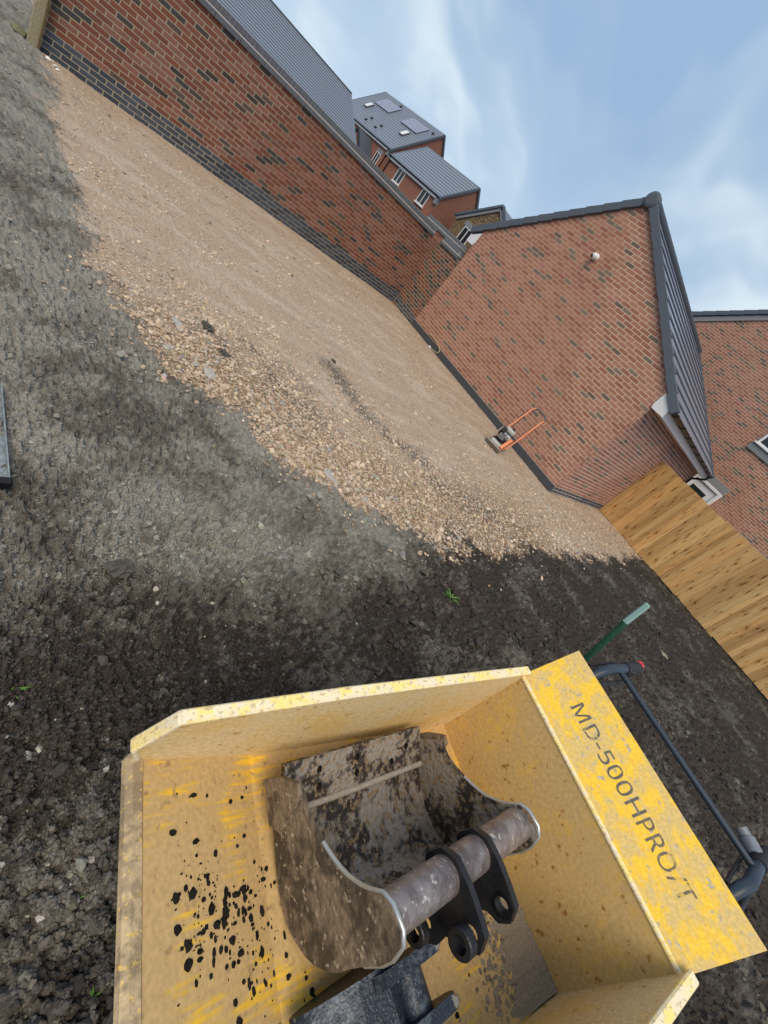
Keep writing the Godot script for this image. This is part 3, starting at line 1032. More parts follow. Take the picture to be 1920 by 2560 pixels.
		put(h, "clamp", made(st), M.rubber)
		if s == 0:
			put(h, "stop_switch", box(Vector3(0.03, 0.03, 0.026), Vector3(gx - 0.005, hy + 0.016, -0.588), 0.006), M.red)
		else:
			st = begin()
			tube(st, [Vector3(gx - 0.055, hy - 0.005, -0.525), Vector3(gx - 0.005, hy - 0.005, -0.50)], 0.024, 14)
			tube(st, [Vector3(gx - 0.085, hy - 0.002, -0.53), Vector3(gx - 0.055, hy - 0.005, -0.525)], 0.019, 14)
			put(h, "throttle", made(st), M.engine)
	st = begin()
	tube(st, [Vector3(0.080, hy, -0.375), Vector3(0.400, hy, -0.382), Vector3(0.705, hy, -0.392)], 0.0105, 12)
	put(d, "crossbar", made(st), M.bar)
	# the green lever beside the A-side handle
	var g := thing("green_pole", "green steel tube with a flattened pale end rising behind the yellow skip", "pole", d.transform * Vector3(0.148, 0.0, -0.5), d.basis)
	st = begin()
	tube(st, [Vector3(0, -0.03, 0), Vector3(-0.193, 1.018, 0), Vector3(-0.236, 1.245, 0)], 0.0145, 12)
	put(g, "shaft", made(st), M.green)
	st = begin()
	var pb := Vector3(-0.236, 1.245, 0)
	var pt := Vector3(-0.252, 1.352, -0.018)
	var pd := (pt - pb).normalized()
	bbox(st, (pb + pt) * 0.5, Vector3(0.025, (pt - pb).length() + 0.015, 0.016), 0.007, Basis(pd.cross(Z).normalized(), pd, pd.cross(Z).normalized().cross(pd)))
	put(g, "flattened_end", made(st), M.green_pale)
	return d

func arc_poly(pts: Array) -> PackedVector2Array:
	# smooths a closed outline with one pass of corner cutting
	var o := PackedVector2Array()
	for i in pts.size():
		var a: Vector2 = pts[i]
		var b: Vector2 = pts[(i + 1) % pts.size()]
		o.append(a.lerp(b, 0.22))
		o.append(a.lerp(b, 0.78))
	return o

func build_buckets(dump: Node3D) -> void:
	# the wide bucket: axis along b, profile in (n, y)
	var b := Vector3(0.0972, 0, -0.99526)
	var n := Vector3(0.99526, 0, 0.0972)
	var base := Vector3(0.1048, 0.546, -0.7056)
	var k := thing("digger_bucket", "wide worn steel digger bucket lying open side up in the skip", "bucket", base, Basis(n, Vector3.UP, -b))
	# local: x = n, y up, -z = along the axis
	var X := Vector3.RIGHT
	var Y := Vector3.UP
	var A := Vector3.FORWARD
	var L := 0.575
	var prof := arc_poly([Vector2(-0.232, 0.072), Vector2(-0.205, 0.128), Vector2(-0.185, 0.178), Vector2(-0.12, 0.178), Vector2(-0.043, 0.215), Vector2(0.007, 0.251), Vector2(0.042, 0.300), Vector2(0.066, 0.366), Vector2(0.135, 0.374), Vector2(0.160, 0.31), Vector2(0.150, 0.218), Vector2(0.152, 0.14), Vector2(0.125, 0.065), Vector2(0.065, 0.012), Vector2(0.0, 0.0), Vector2(-0.10, 0.022)])
	for s in 2:
		var st := begin()
		plate(st, prof, A * (0.0 if s == 0 else L - 0.014), X, Y, A * 0.014, 1.6, Vector2(0.3 * s, 0.0))
		var sp := put(k, "side_plate", made(st), M.steel_out if s == 0 else M.steel_in)
		st = begin()
		# wear plate welded on the corner of the side
		plate(st, PackedVector2Array([Vector2(-0.243, 0.060), Vector2(-0.226, 0.125), Vector2(-0.190, 0.192), Vector2(-0.165, 0.185), Vector2(-0.115, 0.080), Vector2(-0.145, 0.040)]), A * (-0.013 if s == 0 else L), X, Y, A * 0.013, 1.6, Vector2(0.6, 0.2))
		put(sp, "wear_plate", made(st), M.steel_out)
		# bright worn edge along the top of the plate
		st = begin()
		var pts := []
		for i in range(7, 20):
			var q := prof[i]
			pts.append(X * q.x + Y * q.y + A * ((0.0 if s == 0 else L - 0.014) + 0.007))
		tube(st, pts, 0.0058, 8)
		put(sp, "worn_edge", made(st), M.edge)
	# shell: swept from the cutting edge round under the tube
	var shell := [Vector2(-0.165, 0.060), Vector2(-0.10, 0.030), Vector2(-0.03, 0.012), Vector2(0.03, 0.016), Vector2(0.075, 0.034), Vector2(0.108, 0.068), Vector2(0.130, 0.115), Vector2(0.136, 0.17), Vector2(0.134, 0.225), Vector2(0.130, 0.275)]
	var st := begin()
	for i in shell.size() - 1:
		var p: Vector2 = shell[i]
		var q: Vector2 = shell[i + 1]
		var nn := Vector2(-(q.y - p.y), q.x - p.x).normalized() * 0.010
		for sgn in [1.0, -1.0]:
			var o1: Vector2 = p + nn * (0.5 + 0.5 * sgn) - nn
			var o2: Vector2 = q + nn * (0.5 + 0.5 * sgn) - nn
			face(st, [X * o1.x + Y * o1.y + A * 0.014, X * o2.x + Y * o2.y + A * 0.014, X * o2.x + Y * o2.y + A * (L - 0.014), X * o1.x + Y * o1.y + A * (L - 0.014)], (X * nn.x + Y * nn.y) * sgn, [Vector2(0.02, i * 0.11), Vector2(0.02, i * 0.11 + 0.11), Vector2(0.96, i * 0.11 + 0.11), Vector2(0.96, i * 0.11)])
	put(k, "shell", made(st), M.steel_in)
	# cutting edge: a thick plate with bolt holes
	var ce := CSGBox3D.new()
	ce.name = "cutting_edge"
	ce.size = Vector3(0.115, 0.016, L - 0.030)
	var ed := Vector2(-0.165, 0.062) - Vector2(-0.245, 0.112)
	var ex := (X * ed.x + Y * ed.y).normalized()
	var ez := -A
	var ey := ez.cross(ex)
	ce.transform = Transform3D(Basis(ex, ey, ez), X * -0.205 + Y * 0.086 + A * (L * 0.5))
	ce.material = tri_mat(Color(1, 1, 1), T.steel_in, 2.2, 0.5, T.rough_n, 0.4, 0.35, false)
	k.add_child(ce)
	for q in [[0.16, 0.02], [0.16, -0.022], [0.02, 0.018], [0.02, -0.024], [-0.13, 0.02], [-0.20, -0.01]]:
		var cy := CSGCylinder3D.new()
		cy.name = "bolt_hole"
		cy.material = M.steel_dark
		cy.radius = 0.0095
		cy.height = 0.08
		cy.sides = 16
		cy.operation = CSGShape3D.OPERATION_SUBTRACTION
		cy.position = Vector3(q[1], 0, q[0])
		ce.add_child(cy, true)
	# a ridge of weld and dry mud across the shell behind the edge
	st = begin()
	tube(st, [X * -0.152 + Y * 0.062 + A * 0.014, X * -0.150 + Y * 0.063 + A * 0.30, X * -0.152 + Y * 0.062 + A * (L - 0.014)], 0.009, 8, false)
	put(k, "weld_ridge", made(st), M.dusty)
	# cross tube and hanger ears
	var tc := X * 0.098 + Y * 0.318
	st = begin()
	tube(st, [tc + A * 0.010, tc + A * (L + 0.016)], 0.041, 28)
	put(k, "cross_tube", made(st), M.steel_tube)
	for q in [0.205, 0.335]:
		var ear := CSGPolygon3D.new()
		ear.name = "hanger_ear"
		ear.polygon = PackedVector2Array([Vector2(-0.052, -0.03), Vector2(-0.05, 0.02), Vector2(-0.02, 0.05), Vector2(0.03, 0.055), Vector2(0.075, 0.052), Vector2(0.118, 0.045), Vector2(0.14, 0.015), Vector2(0.133, -0.018), Vector2(0.108, -0.035), Vector2(0.098, -0.06), Vector2(0.108, -0.095), Vector2(0.098, -0.13), Vector2(0.068, -0.142), Vector2(0.035, -0.125), Vector2(0.022, -0.085), Vector2(-0.02, -0.055)])
		ear.depth = 0.018
		ear.material = M.steel_dark
		ear.transform = Transform3D(Basis(X, Y, -A), tc + A * (q + 0.009))
		k.add_child(ear, true)
		for hq in [Vector2(0.105, 0.012), Vector2(0.067, -0.108)]:
			var cy := CSGCylinder3D.new()
			cy.name = "pin_hole"
			cy.material = M.steel_dark
			cy.radius = 0.017
			cy.height = 0.1
			cy.sides = 20
			cy.operation = CSGShape3D.OPERATION_SUBTRACTION
			cy.position = Vector3(hq.x, hq.y, -0.009)
			cy.rotation.x = PI * 0.5
			ear.add_child(cy, true)
		for hq in [Vector2(0.105, 0.012), Vector2(0.067, -0.108)]:
			st = begin()
			var c: Vector3 = tc + X * hq.x + Y * hq.y
			var a0: Vector3 = A * (q - 0.034) if q < 0.25 else A * (q + 0.009)
			lathe(st, [Vector2(0.0175, 0), Vector2(0.028, 0), Vector2(0.030, 0.003), Vector2(0.030, 0.022), Vector2(0.028, 0.025), Vector2(0.0175, 0.025), Vector2(0.0175, 0)], c + a0, A, 22)
			put(k, "pin_boss", made(st), M.steel_dark)
	# the narrow bucket in the near corner
	var u2 := SU
	var at2 := dump.transform * Vector3(0.57, 0.546, 0.70)
	var k2 := thing("narrow_bucket", "narrow dark blue grey digger bucket at the bottom edge of the picture", "bucket", at2, Basis(SV.rotated(Vector3.UP, deg_to_rad(4.0)), Vector3.UP, u2.rotated(Vector3.UP, deg_to_rad(4.0))).scaled(Vector3.ONE * 0.7))
	var Z := Vector3.BACK
	var W2 := 0.20
	var body := arc_poly([Vector2(0.235, 0.045), Vector2(0.20, 0.105), Vector2(0.09, 0.175), Vector2(-0.02, 0.215), Vector2(-0.075, 0.20), Vector2(-0.085, 0.09), Vector2(-0.05, 0.02), Vector2(0.06, 0.0), Vector2(0.19, 0.005)])
	for s in 2:
		st = begin()
		plate(st, body, X * (-W2 * 0.5 if s == 0 else W2 * 0.5 - 0.012), Z, Y, X * 0.012, 2.0)
		put(k2, "side_plate", made(st), M.steel_blue)
	st = begin()
	var bp := [Vector2(0.225, 0.06), Vector2(0.195, 0.098), Vector2(0.14, 0.138), Vector2(0.07, 0.175), Vector2(-0.02, 0.203), Vector2(-0.066, 0.190), Vector2(-0.075, 0.09), Vector2(-0.045, 0.028), Vector2(0.05, 0.010)]
	for i in bp.size() - 1:
		var p: Vector2 = bp[i]
		var q: Vector2 = bp[i + 1]
		var nn := Vector2(-(q.y - p.y), q.x - p.x).normalized() * -0.010
		face(st, [X * (-W2 * 0.5 + 0.012) + Z * p.x + Y * p.y, X * (W2 * 0.5 - 0.012) + Z * p.x + Y * p.y, X * (W2 * 0.5 - 0.012) + Z * q.x + Y * q.y, X * (-W2 * 0.5 + 0.012) + Z * q.x + Y * q.y], Z * nn.x + Y * nn.y)
	put(k2, "shell", made(st), M.steel_blue)
	for q in [-W2 * 0.5 + 0.012, W2 * 0.5 - 0.050]:
		st = begin()
		plate(st, arc_poly([Vector2(0.02, 0.10), Vector2(0.03, 0.225), Vector2(-0.06, 0.245), Vector2(-0.15, 0.262), Vector2(-0.205, 0.268), Vector2(-0.215, 0.235), Vector2(-0.17, 0.20), Vector2(-0.135, 0.17), Vector2(-0.15, 0.115), Vector2(-0.13, 0.07), Vector2(-0.08, 0.08)]), X * q, Z, Y, X * 0.038, 2.0)
		put(k2, "hanger_ear", made(st), M.steel_blue)
	st = begin()
	tube(st, [X * (-W2 * 0.5 + 0.03) + Z * -0.11 + Y * 0.178, X * (W2 * 0.5 - 0.03) + Z * -0.11 + Y * 0.178], 0.056, 22)
	put(k2, "cross_tube", made(st), M.steel_blue)
	for q in [-W2 * 0.5 + 0.031, W2 * 0.5 - 0.031]:
		put(k2, "worn_tip", tube_mesh([X * q + Z * -0.188 + Y * 0.264, X * q + Z * -0.204 + Y * 0.258, X * q + Z * -0.207 + Y * 0.243], 0.0165, 10), M.edge)
	# black crumbs of soil on the skip's floor
	var mm := MultiMesh.new()
	mm.transform_format = MultiMesh.TRANSFORM_3D
	mm.use_colors = true
	mm.mesh = rock(811, 0.45, 0.5)
	var list := []
	var shades := []
	for cl in [[1.03, 0.27, 0.035, 60], [0.97, 0.33, 0.03, 55], [1.05, 0.34, 0.02, 28], [0.93, 0.30, 0.02, 20], [0.92, 0.40, 0.05, 40], [0.80, 0.47, 0.07, 40], [1.0, 0.2, 0.15, 60], [0.75, 0.12, 0.12, 25], [0.3, 0.65, 0.18, 30], [0.86, 0.27, 0.03, 20], [0.13, 0.55, 0.05, 260, 1], [0.16, 0.68, 0.06, 420, 1]]:
		for i in cl[3]:
			var zz: float = cl[0] + rng.randfn() * cl[2]
			var xx: float = cl[1] + rng.randfn() * cl[2]
			if zz < 0.02 or zz > 1.13 or xx < 0.02 or xx > 0.76:
				continue
			var yy := 0.5405 + maxf(0.0, zz - 0.86) * 0.3167
			var s := 0.0014 + 0.0065 * pow(rng.randf(), 3.0)
			shades.append(jitter(Color(0.34, 0.28, 0.21) if cl.size() > 4 else Color(0.02, 0.018, 0.016), 0.3))
			list.append(Transform3D(Basis.from_euler(Vector3(rng.randf() - 0.5, rng.randf() * TAU, 0.0)).scaled(Vector3(s * rng.randf_range(0.5, 1.7), s, s * rng.randf_range(0.6, 1.5))), Vector3(xx, yy, zz)))
	mm.instance_count = list.size()
	for i in list.size():
		mm.set_instance_transform(i, list[i])
		mm.set_instance_color(i, shades[i])
	var o := MultiMeshInstance3D.new()
	o.name = "soil_specks"
	o.multimesh = mm
	o.material_override = M.clod
	add_child(o)
	o.transform = dump.transform
	o.set_meta("kind", "stuff")
	tag(o, "specks and crumbs of soil stuck to the yellow skip floor", "soil")

# ------------------------------------------------------------------ walls, garage, fence, houses
func build_garden_wall() -> void:
	var X0 := -10.15
	var zn := -0.95
	var L := 7.95
	var w := thing("garden_wall", "long red brick garden wall with dark blue brick base and grey coping", "wall")
	brick_full = stretcher(0.2115, 0.0625)
	var red := picker([9, 10, 11, 12, 13, 14, 9, 10], [15, 16, 17, 18], 0.17, 31)
	var pick := func(r: int, k: int) -> int:
		if r < 5:
			return 19 + rng.randi() % 3
		return red.call(r, k)
	lay_bricks(w, Vector3(X0, -0.075, zn), Vector3.FORWARD, Vector3.RIGHT, PackedVector2Array([Vector2(0, 0), Vector2(L, 0), Vector2(L, 1.945), Vector2(0, 1.945)]), 26, pick, M.mortar, 0.21)
	coping_run(w, Vector3(X0, 1.87, zn), Vector3.FORWARD, L - 0.24, Vector3.RIGHT)
	# the short return to the garage
	var s := thing("return_wall", "short dark stained brick wall between garden wall and garage gable", "wall")
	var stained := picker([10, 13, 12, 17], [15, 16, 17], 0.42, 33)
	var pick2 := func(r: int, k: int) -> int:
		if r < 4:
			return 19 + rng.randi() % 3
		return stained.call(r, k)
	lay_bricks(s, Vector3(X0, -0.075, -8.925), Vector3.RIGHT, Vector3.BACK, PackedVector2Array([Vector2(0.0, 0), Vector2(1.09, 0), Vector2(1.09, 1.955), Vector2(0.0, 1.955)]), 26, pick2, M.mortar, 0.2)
	coping_run(s, Vector3(-10.05, 1.88, -8.925), Vector3.RIGHT, 0.82, Vector3.BACK)
	# coping of the wall that stands behind
	var t := thing("far_garden_wall", "further garden wall with grey coping showing behind the corner", "wall")
	var st := begin()
	plate(st, PackedVector2Array([Vector2(0, 0), Vector2(1.9, 0), Vector2(1.9, 2.08), Vector2(0, 2.08)]), Vector3(-12.4, 0, -10.0), Vector3.RIGHT, Vector3.UP, Vector3.FORWARD * 0.2)
	put(t, "brickwork", made(st), M.far_brick)
	coping_run(t, Vector3(-12.4, 2.08, -10.0), Vector3.RIGHT, 1.9, Vector3.BACK)

func coping_run(w: Node3D, o: Vector3, ud: Vector3, L: float, n: Vector3) -> void:
	var b := Basis(ud, Vector3.UP, n)
	var m1 := box(Vector3(0.436, 0.076, 0.29), Vector3.ZERO, 0.005)
	var k := int(L / 0.44)
	for i in k + 1:
		var l := minf(0.44, L - i * 0.44)
		if l < 0.03:
			continue
		var me := m1 if l > 0.43 else box(Vector3(l - 0.004, 0.076, 0.29), Vector3.ZERO, 0.005)
		put(w, "creasing_tile", me, M.coping, Transform3D(b, o + ud * (i * 0.44 + l * 0.5) + Vector3.UP * 0.038 - n * 0.105))
	put(w, "bed_joint", box(Vector3(L - 0.01, 0.014, 0.24), Vector3.ZERO, 0.002), M.mortar_pale, Transform3D(b, o + ud * (L * 0.5) + Vector3.UP * 0.083 - n * 0.105))
	var cb := box(Vector3(0.066, 0.10, 0.225), Vector3.ZERO, 0.008)
	put(w, "coping_joint", box(Vector3(L - 0.02, 0.086, 0.208), Vector3.ZERO, 0.002), M.lead, Transform3D(b, o + ud * (L * 0.5) + Vector3.UP * 0.134 - n * 0.105))
	for i in int(L / 0.075):
		put(w, "coping_brick", cb, M.coping, Transform3D(b, o + ud * (0.04 + i * 0.075) + Vector3.UP * (0.140 + rng.randf_range(-0.002, 0.002)) - n * (0.105 + rng.randf_range(-0.002, 0.002))))

func build_garage() -> void:
	var g := thing("garage", "red brick garage with slate grey tiled roof and gable towards the plot", "garage")
	var x0 := -9.06
	var x1 := -3.03
	var zf := -8.9
	var zb := -16.4
	var ax := -6.08
	var sl := 0.68
	var ay := 4.74
	var W := x1 - x0
	var top := func(x: float) -> float: return ay - sl * absf(x - ax)
	var red := picker([0, 1, 2, 3, 4, 5, 0, 2], [6, 7, 8], 0.12, 37)
	var y0 := -0.045
	var pick := func(r: int, k: int) -> int:
		if r < 3:
			return 19 + rng.randi() % 3
		return red.call(r, k)
	var wl := Node3D.new()
	wl.name = "gable_wall"
	g.add_child(wl)
	lay_bricks(wl, Vector3(x0, y0, zf), Vector3.RIGHT, Vector3.BACK, PackedVector2Array([Vector2(0, 0), Vector2(W, 0), Vector2(W, top.call(x1) - y0), Vector2(ax - x0, ay - y0), Vector2(0, top.call(x0) - y0)]), 66, pick, M.mortar_pink, 0.21)
	var rw := Node3D.new()
	rw.name = "side_wall"
	g.add_child(rw)
	lay_bricks(rw, Vector3(x1, y0, zf - 0.006), Vector3.FORWARD, Vector3.RIGHT, PackedVector2Array([Vector2(0, 0), Vector2(7.5, 0), Vector2(7.5, 2.40), Vector2(0, 2.40)]), 32, pick, M.mortar_pale, 0.2)
	put(g, "bitumen_band", box(Vector3(W - 0.01, 0.205, 0.012), Vector3((x0 + x1) * 0.5, 0.062, zf + 0.006), 0.003), tri_mat(Color(0.085, 0.092, 0.105), T.grain, 3.0, 0.8, T.rough_n, 0.6))
	# back and left walls close the building
	var st := begin()
	plate(st, PackedVector2Array([Vector2(0.21, 0), Vector2(W - 0.21, 0), Vector2(W - 0.21, 2.4), Vector2(ax - x0, ay - 0.1), Vector2(0.21, 2.4)]), Vector3(x0, 0, zb), Vector3.RIGHT, Vector3.UP, Vector3.BACK * 0.2)
	put(g, "back_wall", made(st), M.far_brick)
	put(g, "far_side_wall", box(Vector3(0.2, 2.4, 7.2), Vector3(x0 + 0.1, 1.2, -12.75), 0.005), M.far_brick)
	# roof slopes
	var run := sqrt(1.0 + sl * sl)
	for s in [1.0, -1.0]:
		var over := 3.37 if s > 0.0 else 3.28
		var ex: float = ax + s * over
		var ey: float = ay - sl * over
		var up := Vector3(-s, sl, 0).normalized()
		var nrm := Vector3(s * sl, 1.0, 0).normalized()
		# deck
		st = begin()
		plate(st, PackedVector2Array([Vector2(0, 0), Vector2(7.5, 0), Vector2(7.5, over * run), Vector2(0, over * run)]), Vector3(ex, ey, zf + 0.03) + nrm * 0.012, Vector3.FORWARD, up, nrm * 0.03)
		put(g, "roof_deck", made(st), M.verge)
		tile_slope(g, Vector3(ex, ey, zf - 0.06) + nrm * 0.045, Vector3.FORWARD, 7.35, up, over * run - 0.04, 0.345, M.tile_sky_sheen, 0.034)
		# dry verge units, one to a course
		var n := int(over * run / 0.345)
		for i in n + 1:
			var a := i * 0.345
			var l := minf(0.36, over * run - a)
			if l < 0.05:
				continue
			st = begin()
			var c := Vector3(ex, ey, zf + 0.012) + up * (a + l * 0.5) + nrm * 0.048
			var tl := 0.055
			var u2 := (up * cos(tl) - nrm * sin(tl)).normalized()
			var n2 := (nrm * cos(tl) + up * sin(tl)).normalized()
			bbox(st, c, Vector3(l, 0.15, 0.10), 0.008, Basis(u2, n2, u2.cross(n2)))
			put(g, "verge_unit", made(st), M.verge)
			if s > 0.0 or true:
				st = begin()
				bbox(st, c + Vector3(0, 0, -7.52), Vector3(l, 0.15, 0.10), 0.008, Basis(u2, n2, u2.cross(n2)))
				put(g, "verge_unit", made(st), M.verge)
	# ridge
	st = begin()
	for i in 17:
		tube(st, [Vector3(ax, ay + 0.055, zf + 0.05 - i * 0.45), Vector3(ax, ay + 0.058, zf + 0.05 - i * 0.45 - 0.446)], 0.125, 16)
	put(g, "ridge", made(st), M.tile)
	st = begin()
	lathe(st, [Vector2(0.001, 0.05), Vector2(0.10, 0.048), Vector2(0.14, 0.03), Vector2(0.145, 0.0), Vector2(0.145, -0.1)], Vector3(ax, ay + 0.055, zf + 0.05), Vector3.BACK, 20)
	put(g, "ridge_end", made(st), M.verge)
	# eaves: white fascia and soffit box on both sides
	for s in [1.0, -1.0]:
		var wx := x1 if s > 0.0 else x0
		var fx: float = wx + s * 0.25
		st = begin()
		bbox(st, Vector3((wx + fx) * 0.5 + s * 0.004, 2.327, (zf + zb) * 0.5 + 0.02), Vector3(0.262, 0.012, 7.5), 0.002)
		put(g, "soffit", made(st), M.white)
		st = begin()
		bbox(st, Vector3(fx, 2.41, (zf + zb) * 0.5 + 0.02), Vector3(0.018, 0.19, 7.52), 0.003)
		put(g, "fascia", made(st), M.white)
		st = begin()
		plate(st, PackedVector2Array([Vector2(0.0, 2.322), Vector2(0.257, 2.322), Vector2(0.257, 2.47), Vector2(-0.03, 2.64), Vector2(-0.03, 2.40)]), Vector3(wx, 0, zf + 0.012), Vector3.RIGHT * s, Vector3.UP, Vector3.BACK * 0.016)
		put(g, "box_end", made(st), M.white)
		# half-round gutter and its brackets
		st = begin()
		var gc := Vector3(fx + s * 0.072, 2.52, 0)
		for i in 8:
			var a0 := PI + PI * i / 8.0
			var a1 := PI + PI * (i + 1) / 8.0
			var p0 := gc + Vector3(cos(a0), sin(a0), 0) * 0.06
			var p1 := gc + Vector3(cos(a1), sin(a1), 0) * 0.06
			face(st, [p0 + Vector3(0, 0, zf - 0.02), p1 + Vector3(0, 0, zf - 0.02), p1 + Vector3(0, 0, zb + 0.05), p0 + Vector3(0, 0, zb + 0.05)], p0 - gc)
		var gut := put(g, "gutter", made(st), M.black)
		for i in 9:
			st = begin()
			var pts := []
			for q in 7:
				var a := PI + PI * q / 6.0
				pts.append(gc + Vector3(cos(a) * 0.068, sin(a) * 0.068, zf - 0.15 - i * 0.88))
			pts.append(gc + Vector3(-s * 0.07 if false else s * 0.068, 0.012, zf - 0.15 - i * 0.88))
			tube(st, pts, 0.008, 6)
			put(gut, "bracket", made(st), M.black)
	# swan-neck downpipe at the far corner
	st = begin()
	tube(st, [Vector3(-2.71, 2.47, -16.15), Vector3(-2.71, 2.34, -16.15), Vector3(-2.97, 2.12, -16.15), Vector3(-2.97, 0.0, -16.15)], 0.036, 12)
	put(g, "downpipe", made(st), M.black)
	# security camera on the gable
	var c := thing("security_camera", "white dome security camera high on the garage gable", "camera", Vector3(-6.15, 3.6, zf + 0.006))
	st = begin()
	lathe(st, [Vector2(0.001, 0.045), Vector2(0.05, 0.045), Vector2(0.065, 0.035), Vector2(0.068, 0.0)], Vector3.ZERO, Vector3.BACK, 24)
	put(c, "mount", made(st), M.white)
	st = begin()
	var sph := []
	for i in 11:
		var a := PI * i / 10.0
		sph.append(Vector2(sin(a) * 0.062 + 0.0005, -cos(a) * 0.062))
	lathe(st, sph, Vector3(0, -0.01, 0.07), Vector3.UP, 22)
	var ball := put(c, "eyeball", made(st), M.white)
	st = begin()
	var ld := Vector3(-0.45, -0.5, 0.75).normalized()
	lathe(st, [Vector2(0.001, 0.012), Vector2(0.028, 0.012), Vector2(0.033, 0.0), Vector2(0.033, -0.02)], Vector3(0, -0.01, 0.07) + ld * 0.056, ld, 18)
	put(ball, "lens", made(st), M.black)

func board_mesh(w: float, h: float, var_: int) -> ArrayMesh:
	# feather-edge board, thick on one side; grain runs along its height
	var st := begin()
	var u0 := var_ * 0.17
	var pr := [Vector2(0, 0.004), Vector2(w, 0.030), Vector2(w, 0), Vector2(0, 0)]
	for i in 4:
		var a: Vector2 = pr[i]
		var b: Vector2 = pr[(i + 1) % 4]
		var out := Vector3((b.y - a.y), 0, -(b.x - a.x))
		if i == 0:
			out = Vector3(-0.15, 0, 1)
		elif i == 1:
			out = Vector3.RIGHT
		elif i == 2:
			out = Vector3.FORWARD
		else:
			out = Vector3.LEFT
		var ua := u0 + a.x * 1.9 + (0.0 if i == 0 else 0.05)
		var ub := u0 + b.x * 1.9 + (0.0 if i == 0 else 0.05)
		var vo := var_ * 0.137
		face(st, [Vector3(a.x, 0, a.y), Vector3(b.x, 0, b.y), Vector3(b.x, h, b.y), Vector3(a.x, h, a.y)], out, [Vector2(ua, vo), Vector2(ub, vo), Vector2(ub, vo + h * 0.42), Vector2(ua, vo + h * 0.42)])
	face(st, [Vector3(0, h, 0), Vector3(w, h, 0), Vector3(w, h, 0.030), Vector3(0, h, 0.004)], Vector3.UP, [Vector2(u0, 0), Vector2(u0 + 0.1, 0), Vector2(u0 + 0.1, 0.02), Vector2(u0, 0.02)])
	return made(st)

func build_fence() -> void:
	var f := thing("board_fence", "new golden timber fence of upright overlapping boards", "fence", Vector3(0, 0, -12.47))
	var vars := []
	for i in 14:
		vars.append(board_mesh(0.125, 1.86, i))
	var x := -3.02
	var i := 0
	while x < 5.2:
		var bay := int((x + 3.02) / 1.83)
		var lift: float = [0.0, 0.02, 0.045, 0.05, 0.05][bay]
		put(f, "board", vars[rng.randi() % 14], M["board%d" % (rng.randi() % 6)], Transform3D(Basis(Vector3.UP, rng.randf_range(-0.004, 0.004)), Vector3(x, 0.02 + lift + rng.randf_range(-0.006, 0.006), rng.randf_range(-0.002, 0.002))))
		x += rng.randf_range(0.096, 0.106)
		i += 1
	for y in [0.35, 1.0, 1.6]:
		put(f, "rail", box(Vector3(8.2, 0.09, 0.05), Vector3(1.08, y, -0.035), 0.004), M.old_wood)
	put(f, "gravel_board", box(Vector3(8.2, 0.16, 0.024), Vector3(1.08, 0.01, -0.016), 0.004), M.engine_dark)
	# weathered post at the near end of the garden wall
	var st := begin()
	bbox(st, Vector3(0, 1.0, 0), Vector3(0.11, 2.2, 0.15), 0.006)
	var p := thing("timber_post", "weathered greenish timber post at the near end of the garden wall", "post", Vector3(-10.11, 0, -0.865))
	var pm := tri_mat(Color(0.42, 0.37, 0.24), T.grain, 2.0, 0.9, T.rough_n, 0.4)
	put(p, "post", made(st), pm)
	put(p, "dark_edge_strip", box(Vector3(0.03, 2.1, 0.028), Vector3(0.07, 1.0, -0.055), 0.004), tri_mat(Color(0.16, 0.115, 0.06), T.grain, 2.0, 0.9))  # separate darker strip along one edge of the post
	var r := put(self, "mossy_stone", rock(33, 0.85, 0.12), tri_mat(Color(0.20, 0.20, 0.11), T.grain, 4.0, 0.95, T.rough_n, 0.6), Transform3D(Basis.IDENTITY.scaled(Vector3(0.09, 0.09, 0.11)), Vector3(-10.16, 0.05, -0.70)))
	tag(r, "round mossy stone at the foot of the timber post", "stone")

